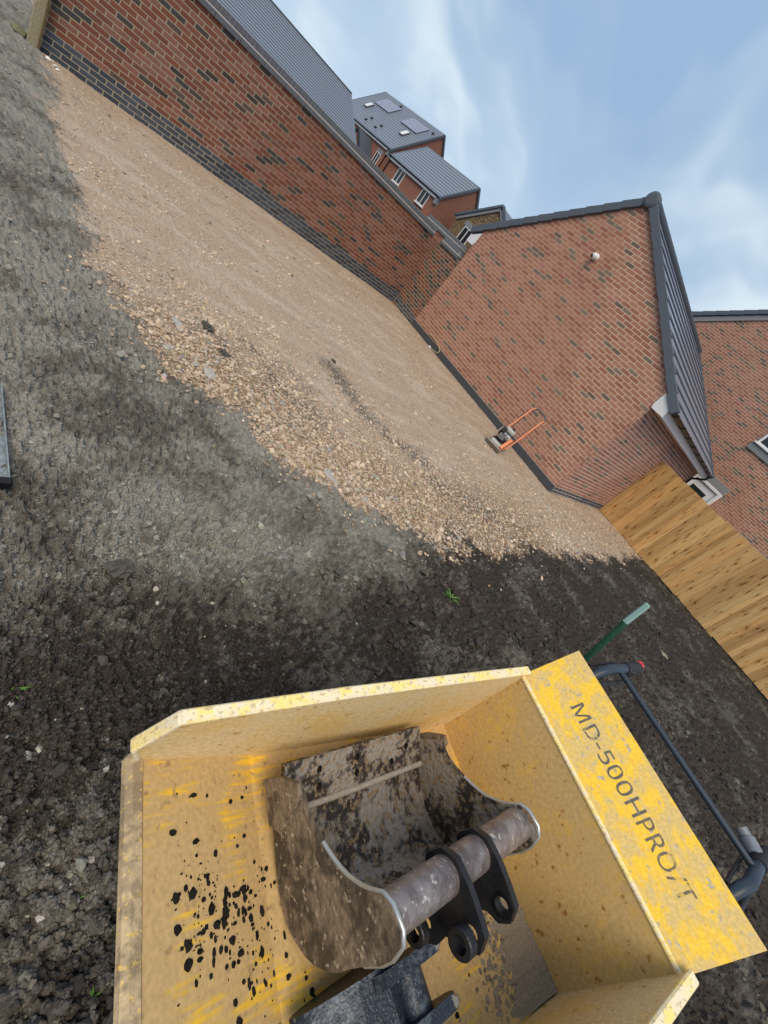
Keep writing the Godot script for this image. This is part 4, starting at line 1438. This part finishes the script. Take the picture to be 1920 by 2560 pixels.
func simple_house(called: String, label: String, x0: float, x1: float, zf: float, zr: float, ye: float, yr: float, wallm: Material, gauge := 0.33) -> Node3D:
	# ridge along x, front roof slope towards +z
	var h := thing(called, label, "house")
	var zb := zr - (zf - zr)
	var st := begin()
	plate(st, PackedVector2Array([Vector2(0, -0.1), Vector2(zf - zb, -0.1), Vector2(zf - zb, ye), Vector2((zf - zb) * 0.5, yr - 0.06), Vector2(0, ye)]), Vector3(x1, 0, zb), Vector3.BACK, Vector3.UP, Vector3.LEFT * (x1 - x0))
	put(h, "walls", made(st), wallm)
	var up := Vector3(0, yr - ye, zr - zf).normalized()
	var run := Vector2(yr - ye, zf - zr).length()
	var nrm := Vector3(0, zf - zr, yr - ye).normalized()
	tile_slope(h, Vector3(x0 - 0.1, ye, zf) - up * 0.25 + nrm * 0.05, Vector3.RIGHT, x1 - x0 + 0.2, up, run + 0.25, gauge, M.tile_sky_sheen, 0.035)
	var up2 := Vector3(0, yr - ye, zr - zb).normalized()
	st = begin()
	plate(st, PackedVector2Array([Vector2(0, 0), Vector2(x1 - x0 + 0.2, 0), Vector2(x1 - x0 + 0.2, run + 0.2), Vector2(0, run + 0.2)]), Vector3(x0 - 0.1, ye, zb) - up2 * 0.2 + Vector3.UP * 0.06, Vector3.RIGHT, up2, Vector3.UP * 0.05)
	put(h, "back_roof", made(st), M.tile)
	for x: float in [x0 - 0.07, x1 + 0.07]:
		st = begin()
		bbox(st, Vector3(x, (ye + yr) * 0.5, (zf + zr) * 0.5) - up * 0.12, Vector3(0.16, 0.20, run + 0.25), 0.01, Basis(Vector3.RIGHT, nrm, -up))
		bbox(st, Vector3(x, (ye + yr) * 0.5, (zb + zr) * 0.5) - up2 * 0.12, Vector3(0.16, 0.20, run + 0.25), 0.01, Basis(Vector3.RIGHT, Vector3(0, nrm.y, -nrm.z), up2 * -1.0))
		put(h, "verge", made(st), M.verge)
	put(h, "fascia", box(Vector3(x1 - x0 + 0.1, 0.24, 0.04), Vector3((x0 + x1) * 0.5, ye - 0.20, zf + 0.16), 0.004), M.white)
	put(h, "soffit", box(Vector3(x1 - x0 + 0.1, 0.02, 0.15), Vector3((x0 + x1) * 0.5, ye - 0.325, zf + 0.075), 0.004), M.white)
	st = begin()
	tube(st, [Vector3(x0 - 0.1, ye - 0.08, zf + 0.24), Vector3(x1 + 0.1, ye - 0.08, zf + 0.24)], 0.07, 10)
	put(h, "gutter", made(st), M.black)
	put(h, "eave_block", box(Vector3(0.32, 0.5, 0.34), Vector3(x1 - 0.13, ye - 0.40, zf + 0.02), 0.01), M.lead)
	return h

func build_houses() -> void:
	var a := simple_house("tall_house", "tall brick house with solar panels on its grey roof behind the wall", -63.0, -49.1, -31.0, -35.3, 5.2, 9.7, M.far_brick)
	var up := Vector3(0, 4.5, -4.3).normalized()
	var nrm := Vector3(0, 4.3, 4.5).normalized()
	for q in [[-59.0, 8.45], [-52.6, 8.5]]:
		for i in 4:
			var sc := box(Vector3(0.86, 0.06, 1.66), Vector3.ZERO, 0.01)
			put(a, "solar_panel", sc, M.solar, Transform3D(Basis(Vector3.RIGHT, nrm, -up), Vector3(q[0] - 1.32 + i * 0.9, q[1], -31.0 - (q[1] - 5.2) * 4.3 / 4.5) + nrm * 0.17))
	for q in [[-60.4, 7.2], [-51.5, 7.2]]:
		var rl := put(a, "roof_light", box(Vector3(0.82, 0.10, 1.05), Vector3.ZERO, 0.02), M.verge, Transform3D(Basis(Vector3.RIGHT, nrm, -up), Vector3(q[0], q[1], -31.0 - (q[1] - 5.2) * 4.3 / 4.5) + nrm * 0.16))
		put(rl, "pane", box(Vector3(0.64, 0.02, 0.86), Vector3(0, 0.055, 0), 0.004), M.white)
	for q in [[-57.0, 5.8], [-56.95, 6.3], [-54.6, 5.8], [-54.5, 6.3], [-49.8, 9.0], [-58.0, 9.3]]:
		put(a, "tile_vent", box(Vector3(0.28, 0.14, 0.28), Vector3.ZERO, 0.04), M.black, Transform3D(Basis(Vector3.RIGHT, nrm, -up), Vector3(q[0], q[1], -31.0 - (q[1] - 5.2) * 4.3 / 4.5) + nrm * 0.16))
	window_unit(a, Vector3(-50.6, 3.75, -30.98), 1.0, 1.1, Vector3.BACK, Vector3.RIGHT, 2)
	put(a, "window_head", box(Vector3(1.3, 0.28, 0.08), Vector3(-50.6, 4.48, -30.98), 0.01), M.lead)
	put(a, "downpipe", tube_mesh([Vector3(-49.3, 4.9, -30.75), Vector3(-49.3, 4.7, -30.93), Vector3(-49.3, 0, -30.93)], 0.06, 10), M.black)
	# gabled porch of the tall house
	var st := begin()
	plate(st, PackedVector2Array([Vector2(-2.4, 0), Vector2(2.4, 0), Vector2(2.4, 2.9), Vector2(0, 4.55), Vector2(-2.4, 2.9)]), Vector3(-53.1, 0, -29.2), Vector3.RIGHT, Vector3.UP, Vector3.FORWARD * 1.8)
	put(a, "porch", made(st), M.far_brick)
	for s in [-1.0, 1.0]:
		var pu := Vector3(-s * 2.4, 1.65, 0).normalized()
		var pn := Vector3(s * 1.65, 2.4, 0).normalized()
		st = begin()
		bbox(st, Vector3(-53.1 + s * 1.25, 3.72, -30.05) + pn * 0.06, Vector3(3.1, 0.08, 1.9), 0.01, Basis(pu, pn, pu.cross(pn)))
		put(a, "porch_roof", made(st), M.tile)
		st = begin()
		bbox(st, Vector3(-53.1 + s * 1.25, 3.66, -29.1) + pn * 0.03, Vector3(3.1, 0.24, 0.08), 0.01, Basis(pu, pn, pu.cross(pn)))
		put(a, "barge_board", made(st), M.black)
	# lower house in front of it
	var b := simple_house("brick_house", "lower brick house with two white framed windows under its eaves", -44.4, -35.3, -28.4, -31.15, 4.6, 7.2, M.far_brick)
	window_unit(b, Vector3(-41.62, 3.72, -28.37), 1.28, 1.12, Vector3.BACK, Vector3.RIGHT, 2)
	window_unit(b, Vector3(-37.12, 3.74, -28.37), 1.28, 1.12, Vector3.BACK, Vector3.RIGHT, 2)
	put(b, "downpipe", tube_mesh([Vector3(-44.2, 4.45, -28.2), Vector3(-44.2, 4.1, -28.32), Vector3(-44.2, 0, -28.32)], 0.06, 10), M.black)
	# stone gable
	var c := thing("stone_gable_house", "house with a mottled stone gable and white window beside the garage roof", "house")
	st = begin()
	plate(st, PackedVector2Array([Vector2(-3.6, -0.1), Vector2(3.6, -0.1), Vector2(3.6, 4.6), Vector2(0, 6.95), Vector2(-3.6, 4.6)]), Vector3(-30.5, 0, -30.1), Vector3.RIGHT, Vector3.UP, Vector3.FORWARD * 7.0)
	put(c, "walls", made(st), M.far_stone)
	for s in [-1.0, 1.0]:
		var pu := Vector3(-s * 3.6, 2.38, 0).normalized()
		var pn := Vector3(s * 2.38, 3.6, 0).normalized()
		var e := Vector3(-30.5 + s * 3.6, 4.6, -30.0) - pu * 0.3
		st = begin()
		bbox(st, e + pu * 2.3 + pn * 0.10 + Vector3(0, 0, 0.02), Vector3(4.65, 0.2, 0.16), 0.01, Basis(pu, pn, pu.cross(pn)))
		put(c, "verge", made(st), M.verge)
		st = begin()
		bbox(st, e + pu * 2.3 - pn * 0.13 + Vector3(0, 0, -0.04), Vector3(4.3, 0.26, 0.10), 0.01, Basis(pu, pn, pu.cross(pn)))
		put(c, "barge_render", made(st), M.lead)
		tile_slope(c, e + pn * 0.06 + Vector3(0, 0, -0.1), Vector3.FORWARD, 7.0, pu, 4.6, 0.33, M.tile_sky_sheen, 0.035)
	window_unit(c, Vector3(-32.05, 3.8, -30.07), 1.26, 1.2, Vector3.BACK, Vector3.RIGHT, 2)
	put(c, "window_head", box(Vector3(1.7, 0.36, 0.08), Vector3(-32.05, 4.60, -30.07), 0.01), M.lead)
	# long low roof beyond the garden wall
	var d := thing("long_roofed_building", "long building with a slate grey roof rising above the garden wall", "building")
	var pu2 := Vector3(-4.0, 2.15, 0).normalized()
	st = begin()
	plate(st, PackedVector2Array([Vector2(0, -0.1), Vector2(10.2, -0.1), Vector2(10.2, 2.25), Vector2(5.1, 5.0), Vector2(0, 2.25)]), Vector3(-36.9, 0, -21.0), Vector3.LEFT, Vector3.UP, Vector3.BACK * 17.0)
	put(d, "walls", made(st), M.far_brick)
	tile_slope(d, Vector3(-36.5, 2.23, -21.15), Vector3.BACK, 17.3, pu2, 6.25, 0.31, M.tile_sky_sheen, 0.04)
	put(d, "ridge", tube_mesh([Vector3(-42.0, 5.16, -21.15), Vector3(-42.0, 5.16, -3.9)], 0.12, 12), M.tile)
	put(d, "back_roof", box(Vector3(6.2, 0.06, 17.2), Vector3.ZERO, 0.01), M.tile, Transform3D(Basis(Vector3(-4, -2.15, 0).normalized(), Vector3(-2.15, 4, 0).normalized(), Vector3.FORWARD * -1.0 if false else Vector3(0, 0, -1)), Vector3(-44.73, 3.70, -12.5)))
	# the big house close behind the garage
	var e := thing("near_brick_house", "big red brick house behind garage and fence with white framed openings", "house")
	var zf := -17.2
	var x0 := -8.6
	var top := func(x: float) -> float: return 5.61 + 0.70 * (x + 7.44) - 0.12
	var red := picker([0, 1, 2, 3, 4, 5, 0], [6, 7, 8, 6], 0.22, 57)
	var apex := 0.4
	lay_bricks(e, Vector3(x0, -0.05, zf), Vector3.RIGHT, Vector3.BACK, PackedVector2Array([Vector2(0, 0), Vector2(11.5, 0), Vector2(11.5, 9.0), Vector2(apex - x0, top.call(apex)), Vector2(0, top.call(x0))]), 140, red, M.mortar_pink, 0.25, 300, [Rect2(-3.20 - x0, 0.0, 1.02, 2.43), Rect2(-2.93 - x0, 4.04, 1.3, 1.3)])
	var pu3 := Vector3(1, 0.7, 0).normalized()
	var pn3 := Vector3(-0.7, 1, 0).normalized()
	for i in 16:
		st = begin()
		bbox(st, Vector3(x0 - 0.3, top.call(x0 - 0.3), zf + 0.04) + pu3 * (0.36 * i + 0.18) + pn3 * 0.13, Vector3(0.375, 0.14, 0.12), 0.008, Basis(pu3.rotated(Vector3.BACK, -0.04), pn3.rotated(Vector3.BACK, -0.04), Vector3.BACK))
		put(e, "verge_unit", made(st), M.verge)
	st = begin()
	bbox(st, Vector3(x0 - 0.3, top.call(x0 - 0.3), zf + 0.02) + pu3 * 3.2 - pn3 * 0.03, Vector3(6.4, 0.16, 0.05), 0.004, Basis(pu3, pn3, Vector3.BACK))
	put(e, "barge_board", made(st), M.lead)
	st = begin()
	plate(st, PackedVector2Array([Vector2(0, 0), Vector2(11.0, 0), Vector2(11.0, 8.0), Vector2(0, 8.0)]), Vector3(x0 - 0.3, top.call(x0 - 0.3), zf) + pn3 * 0.03, pu3, Vector3.FORWARD, pn3 * 0.06)
	put(e, "roof", made(st), M.tile)
	# garage-side door: white frame, dark glass
	var fr := put(e, "door", box(Vector3(1.0, 2.38, 0.07), Vector3(-2.69, 1.19, zf - 0.02), 0.006), M.white)
	put(fr, "frame", box(Vector3(0.10, 2.40, 0.10), Vector3(-2.245, 1.19, zf + 0.02), 0.01), M.white)
	put(fr, "frame", box(Vector3(0.80, 0.10, 0.10), Vector3(-2.70, 2.34, zf + 0.02), 0.01), M.white)
	put(fr, "frame", box(Vector3(0.10, 2.40, 0.10), Vector3(-3.145, 1.19, zf + 0.02), 0.01), M.white)
	put(fr, "pane", box(Vector3(0.52, 0.55, 0.02), Vector3(-2.74, 1.80, zf + 0.022), 0.002), M.glass)
	for i in 13:
		put(e, "lintel_brick", box(Vector3(0.066, 0.215, 0.05), Vector3(-3.17 + i * 0.0785, 2.52, zf + 0.0), 0.004), M.lintel)
	window_unit(e, Vector3(-2.30, 4.60, zf), 1.26, 1.16, Vector3.BACK, Vector3.RIGHT, 2, null, false)
	put(e, "sill", box(Vector3(1.36, 0.05, 0.14), Vector3(-2.30, 4.02, zf + 0.04), 0.008), M.white)
	for i in 18:
		put(e, "cill_brick", box(Vector3(0.066, 0.20, 0.09), Vector3(-2.96 + i * 0.0755, 3.88, zf + 0.01), 0.004), M.lintel)

# ------------------------------------------------------------------ the plate compactor and small things
func build_compactor() -> void:
	var f := Vector3(0.30, 0, 0.954).normalized()
	var s := Vector3(f.z, 0, -f.x)
	var o := Vector3(-3.90, 0.012, -7.34) - f * 0.25
	var c := thing("plate_compactor", "orange handled plate compactor standing on the stone by the gable", "compactor", o, Basis(s, Vector3.UP, f))
	var X := Vector3.RIGHT
	var st := begin()
	# base plate with upturned front and rear
	plate(st, PackedVector2Array([Vector2(-0.26, 0.075), Vector2(-0.20, 0.0), Vector2(0.19, 0.0), Vector2(0.27, 0.085), Vector2(0.255, 0.10), Vector2(0.18, 0.025), Vector2(-0.19, 0.025), Vector2(-0.245, 0.085)]), X * -0.175, Vector3.BACK, Vector3.UP, X * 0.35)
	put(c, "base_plate", made(st), M.dusty)
	put(c, "vibrator_housing", box(Vector3(0.26, 0.11, 0.15), Vector3(0, 0.085, 0.10), 0.03), M.cast)
	put(c, "engine_bed", box(Vector3(0.27, 0.03, 0.26), Vector3(0, 0.155, -0.07), 0.006), M.engine_dark)
	var en := put(c, "engine", box(Vector3(0.20, 0.17, 0.20), Vector3(-0.01, 0.255, -0.08), 0.03), M.engine)
	put(en, "cylinder_head", box(Vector3(0.12, 0.11, 0.11), Vector3(-0.02, 0.25, 0.045), 0.015), M.engine_dark)
	for i in 5:
		put(en, "fin", box(Vector3(0.13, 0.007, 0.12), Vector3(-0.02, 0.21 + i * 0.02, 0.046), 0.002), M.cast)
	put(en, "muffler", box(Vector3(0.09, 0.09, 0.10), Vector3(0.075, 0.30, 0.03), 0.02), M.cast)
	put(en, "exhaust_hole", tube_mesh([Vector3(0.078, 0.30, 0.07), Vector3(0.078, 0.30, 0.084)], 0.014, 12), M.black)
	put(c, "fuel_tank", box(Vector3(0.21, 0.10, 0.17), Vector3(-0.01, 0.40, -0.10), 0.035), M.cast)
	st = begin()
	lathe(st, [Vector2(0.001, 0.03), Vector2(0.03, 0.028), Vector2(0.034, 0.02), Vector2(0.034, 0.0)], Vector3(0.02, 0.448, -0.12), Vector3.UP, 18)
	put(c, "fuel_cap", made(st), M.black)
	put(c, "air_filter", box(Vector3(0.11, 0.12, 0.09), Vector3(-0.10, 0.36, 0.01), 0.025), M.engine_dark)
	st = begin()
	lathe(st, [Vector2(0.001, 0.035), Vector2(0.07, 0.033), Vector2(0.095, 0.015), Vector2(0.097, -0.01)], Vector3(-0.11, 0.28, -0.09), Vector3.LEFT, 22)
	put(c, "recoil_starter", made(st), M.engine_dark)
	st = begin()
	plate(st, PackedVector2Array([Vector2(0.17, 0.06), Vector2(0.20, 0.12), Vector2(0.17, 0.17), Vector2(-0.04, 0.32), Vector2(-0.13, 0.315), Vector2(-0.16, 0.25), Vector2(-0.13, 0.20), Vector2(0.08, 0.06)]), X * 0.115, Vector3.BACK, Vector3.UP, X * 0.055)
	put(c, "belt_guard", made(st), M.orange)
	put(c, "front_guard", tube_mesh([Vector3(-0.14, 0.11, 0.16), Vector3(-0.14, 0.36, 0.06), Vector3(-0.14, 0.40, 0.03)], 0.011, 10), M.dusty)
	# handle: two rising tubes and a padded crossbar
	for q in [-1.0, 1.0]:
		put(c, "handle_tube", tube_mesh([Vector3(q * 0.165, 0.10, 0.02), Vector3(q * 0.165, 0.12, -0.22), Vector3(q * 0.165, 0.18, -0.29), Vector3(q * 0.165, 0.86, -0.88), Vector3(q * 0.160, 0.905, -0.925), Vector3(q * 0.125, 0.935, -0.95)], 0.0145, 12), M.orange)
	put(c, "grip", tube_mesh([Vector3(-0.125, 0.935, -0.95), Vector3(-0.09, 0.945, -0.958), Vector3(0.09, 0.945, -0.958), Vector3(0.128, 0.935, -0.95), Vector3(0.16, 0.905, -0.925), Vector3(0.165, 0.87, -0.892)], 0.021, 12), tri_mat(Color(0.13, 0.13, 0.135), T.fine, 4.0, 0.8))
	put(c, "throttle_cable", tube_mesh([Vector3(-0.15, 0.70, -0.75), Vector3(-0.12, 0.62, -0.60), Vector3(-0.07, 0.50, -0.30), Vector3(-0.04, 0.42, -0.05)], 0.006, 6), M.black)

func tuft(label: String, at: Vector3, size: float, blades: int, seed_: int) -> void:
	var r := RandomNumberGenerator.new()
	r.seed = seed_
	var t := thing("weed_tuft", label, "weed", at, Basis.IDENTITY, "weeds in the bare soil")
	for k in blades:
		var st := begin()
		var a := r.randf() * TAU
		var d := Vector3(cos(a), 0, sin(a))
		var w := d.cross(Vector3.UP) * size * 0.06 * r.randf_range(0.7, 1.5)
		var l := size * r.randf_range(0.6, 1.2)
		var p0 := Vector3(r.randf_range(-1, 1), 0, r.randf_range(-1, 1)) * size * 0.12
		var lift := r.randf_range(0.35, 1.0)
		var prev := [p0 - w, p0 + w]
		for i in range(1, 5):
			var q := i / 4.0
			var c := p0 + d * l * q * (1.1 - 0.3 * lift) + Vector3.UP * l * (lift * q - 0.55 * q * q)
			var ww := w * (1.0 - q * q) * 1.1
			var cur := [c - ww, c + ww]
			face(st, [prev[0], prev[1], cur[1], cur[0]], Vector3.UP)
			face(st, [prev[0] - Vector3.UP * 0.0008, prev[1] - Vector3.UP * 0.0008, cur[1] - Vector3.UP * 0.0008, cur[0] - Vector3.UP * 0.0008], Vector3.DOWN)
			prev = cur
		put(t, "blade", made(st), M.leaf)

func gy(x: float, z: float) -> float:
	return ground_y(x, z, stone_share(x, z))

func build_small_things() -> void:
	for q in [[-0.89, -3.08, 0.09, 16, "leafy green weed, largest tuft in the dark soil in front of the stone"], [-0.91, -3.75, 0.06, 9, "small green weed just beyond the largest tuft towards the fence"], [-0.42, -3.61, 0.045, 8, "tiny green weed nearest the green pole"], [-0.74, -0.34, 0.055, 9, "green grass sprig at the left edge of the picture"], [-0.12, -0.46, 0.035, 5, "thin grass sprig left of the skip lip"], [0.10, -0.47, 0.03, 4, "grass sprig at the bottom left below the skip lip"], [-1.02, -2.62, 0.025, 5, "single small seedling in front of the skip side"]]:
		tuft(q[4], Vector3(q[0], gy(q[0], q[1]), q[1]), q[2], q[3], int(absf(q[0] * 1000.0)))
	var slabs := [[-3.64, -1.5, 0.085, 0.4, "flat grey stone nearest the garden wall on the tan gravel"], [-3.15, -1.53, 0.07, 1.9, "flat grey stone beside the lower pair on the gravel edge"], [-3.06, -1.62, 0.09, 2.6, "larger flat grey stone of the pair on the gravel edge"], [-2.09, -2.39, 0.09, 0.9, "flat pale stone in the middle of the gravel edge"], [-1.85, -2.70, 0.115, 1.3, "largest flat grey stone on the edge between gravel and soil"]]
	for i in slabs.size():
		var q: Array = slabs[i]
		var o := put(self, "flat_stone", rock(900 + i, 0.18, 0.2), M.concrete, Transform3D(Basis(Vector3.UP, q[3]).scaled(Vector3(q[2], 0.05, q[2] * 0.6)), Vector3(q[0], gy(q[0], q[1]) + 0.004, q[1])))
		tag(o, q[4], "stone", "flat stones on the gravel edge")
	var clods := [[-2.05, -1.5, 0.035, "dark clod alone on the grey soil left of the tread marks"], [-1.19, -0.71, 0.045, "dark clod on dry grey soil at the left"], [-1.15, -2.01, 0.045, "black clod above the skip side in damp soil"], [-3.78, -1.78, 0.05, "black soil clod on the tan gravel beside a flat stone"], [-3.45, -1.85, 0.045, "grey black clod lying on the gravel below the first one"], [-4.36, -3.62, 0.03, "lone black clod on the pale gravel"]]
	for i in clods.size():
		var q: Array = clods[i]
		var o := put(self, "soil_clod", lump(930 + i), tri_mat(Color(0.12, 0.11, 0.098), T.grain, 8.0, 1.0, T.rough_n, 1.0), Transform3D(Basis(Vector3.UP, i * 1.3).scaled(Vector3.ONE * q[2]), Vector3(q[0], gy(q[0], q[1]) + q[2] * 0.25, q[1])))
		tag(o, q[3], "clod", "large soil clods")
	var oc := put(self, "timber_offcut", box(Vector3(0.13, 0.03, 0.14), Vector3.ZERO, 0.003), tri_mat(Color(0.34, 0.29, 0.22), T.grain, 4.0, 0.9), Transform3D(Basis(Vector3.UP, 0.5), Vector3(0.39, gy(0.39, -7.77) + 0.012, -7.77)))
	tag(oc, "square timber offcut on the dark soil near the fence", "offcut")
	# aluminium channel half out of the frame on the left
	var ch := thing("metal_channel", "dusty aluminium channel lying at the left edge of the picture", "channel", Vector3(-1.93, gy(-1.9, -0.33) + 0.012, -0.298), Basis(Vector3.UP, 0.02))
	put(ch, "web", box(Vector3(0.62, 0.006, 0.10), Vector3(0, 0.0, 0.0), 0.002), M.alu)
	for z in [-0.05, 0.05]:
		put(ch, "flange", box(Vector3(0.62, 0.035, 0.006), Vector3(0, 0.0175, z), 0.002), M.alu)
	put(ch, "end_cap", box(Vector3(0.035, 0.05, 0.116), Vector3(0.322, 0.018, 0.0), 0.008), M.black)
	# cable end at the foot of the gable
	var cb := thing("cable_end", "white capped cable loop at the foot of the garage gable", "cable", Vector3(-7.85, 0, -8.84))
	put(cb, "loop", tube_mesh([Vector3(-0.05, 0.02, 0.02), Vector3(0.06, 0.05, 0.05), Vector3(0.16, 0.06, 0.06), Vector3(0.24, 0.09, 0.04), Vector3(0.22, 0.15, 0.0), Vector3(0.10, 0.20, -0.02), Vector3(-0.1, 0.24, -0.025), Vector3(-0.45, 0.24, -0.03)], 0.009, 8), tri_mat(Color(0.5, 0.45, 0.25), T.fine, 4.0, 0.6))
	put(cb, "cap", box(Vector3(0.09, 0.05, 0.045), Vector3(-0.10, 0.03, 0.03), 0.015), M.white)
	for i in 4:
		var q: Array = [[-10.02, -8.84, 0.045], [-9.94, -8.80, 0.035], [-9.86, -8.84, 0.03], [-9.98, -8.74, 0.03]][i]
		var o := put(self, "brick_fragment", rock(960 + i, 0.7, 0.25), tone_mats[11], Transform3D(Basis(Vector3.UP, i * 2.0).scaled(Vector3.ONE * q[2]), Vector3(q[0], 0.03, q[1])))
		tag(o, "broken red brick piece in the corner of the garden wall", "rubble", "brick pieces in the wall corner")
	for i in 3:
		var q: Array = [[-9.88, -1.02, 0.05], [-9.75, -1.1, 0.035], [-9.62, -1.12, 0.03]][i]
		var o := put(self, "mortar_dropping", rock(970 + i, 0.4, 0.3), mat(Color(0.72, 0.72, 0.70), 0.9), Transform3D(Basis(Vector3.UP, i * 2.0).scaled(Vector3.ONE * q[2]), Vector3(q[0], 0.03, q[1])))
		tag(o, "white mortar dropping at the near foot of the garden wall", "rubble", "mortar droppings by the wall")

func sky_texture() -> ImageTexture:
	var w := 1024
	var h := 512
	var n1 := FastNoiseLite.new()
	n1.seed = 5
	n1.frequency = 0.55
	n1.fractal_octaves = 4
	var n2 := FastNoiseLite.new()
	n2.seed = 8
	n2.frequency = 1.7
	n2.fractal_octaves = 3
	var im := Image.create_empty(w, h, false, Image.FORMAT_RGBF)
	var blue := Color(0.315, 0.465, 0.685)
	var grey := Color(0.38, 0.525, 0.71)
	var bright := Color(0.70, 0.82, 0.90)
	for y in h:
		var th := PI * (y + 0.5) / h
		var cy := cos(th)
		var sy := sin(th)
		for x in w:
			var ph := TAU * (x + 0.5) / w - PI
			var d := Vector3(sin(ph) * sy, cy, -cos(ph) * sy)
			var c: Color
			if d.y < -0.03:
				c = Color(0.16, 0.14, 0.12)
			else:
				var k := 1.0 / (maxf(d.y, 0.0) + 0.30)
				var px := d.x * k
				var pz := d.z * k
				# bands of cloud drawn out along one wind direction
				var a := n1.get_noise_2d(px * 2.1 - pz * 1.2 + 3.0, (px * 0.55 + pz * 0.75) * 1.0)
				var b := n2.get_noise_2d(px * 1.3 + a * 0.8, pz * 1.0 + a * 0.5)
				var v := clampf(0.48 + a * 0.55 + b * 0.34, 0.0, 1.0)
				c = blue.lerp(grey, smoothstep(0.1, 0.5, v)).lerp(bright, smoothstep(0.42, 0.95, v))
				c = c.lerp(Color(0.66, 0.80, 0.93), 0.55 * smoothstep(0.32, 0.0, d.y))
			im.set_pixel(x, y, c)
	return ImageTexture.create_from_image(im)

func _ready() -> void:
	rng.seed = 20240
	# camera
	var cam := Camera3D.new()
	cam.name = "camera"
	cam.transform = Transform3D(Basis(PX, PY, PZ), EYE)
	cam.fov = rad_to_deg(2.0 * atan(1280.0 / FOCAL))
	cam.near = 0.05
	cam.far = 600.0
	add_child(cam)
	cam.current = true
	# sky
	var we := WorldEnvironment.new()
	we.name = "environment"
	var env := Environment.new()
	env.background_mode = Environment.BG_SKY
	var sky := Sky.new()
	var pm := PanoramaSkyMaterial.new()
	pm.panorama = sky_texture()
	sky.sky_material = pm
	env.sky = sky
	env.background_energy_multiplier = 0.52
	env.tonemap_mode = Environment.TONE_MAPPER_LINEAR
	env.tonemap_exposure = 2.0
	env.sdfgi_enabled = true
	env.ssao_enabled = true
	env.ssil_enabled = true
	we.environment = env
	add_child(we)
	# soft sun behind thin cloud, over the right shoulder
	var sun := DirectionalLight3D.new()
	sun.name = "sun"
	sun.light_energy = 0.5
	sun.light_color = Color(1.0, 0.93, 0.82)
	sun.light_angular_distance = 40.0
	sun.shadow_enabled = true
	add_child(sun)
	sun.look_at_from_position(Vector3(7, 16, 9), Vector3.ZERO)
	make_materials()
	build_ground()
	build_garden_wall()
	build_garage()
	build_fence()
	build_houses()
	var d := build_dumper()
	build_buckets(d)
	build_compactor()
	build_small_things()
	build_stones()
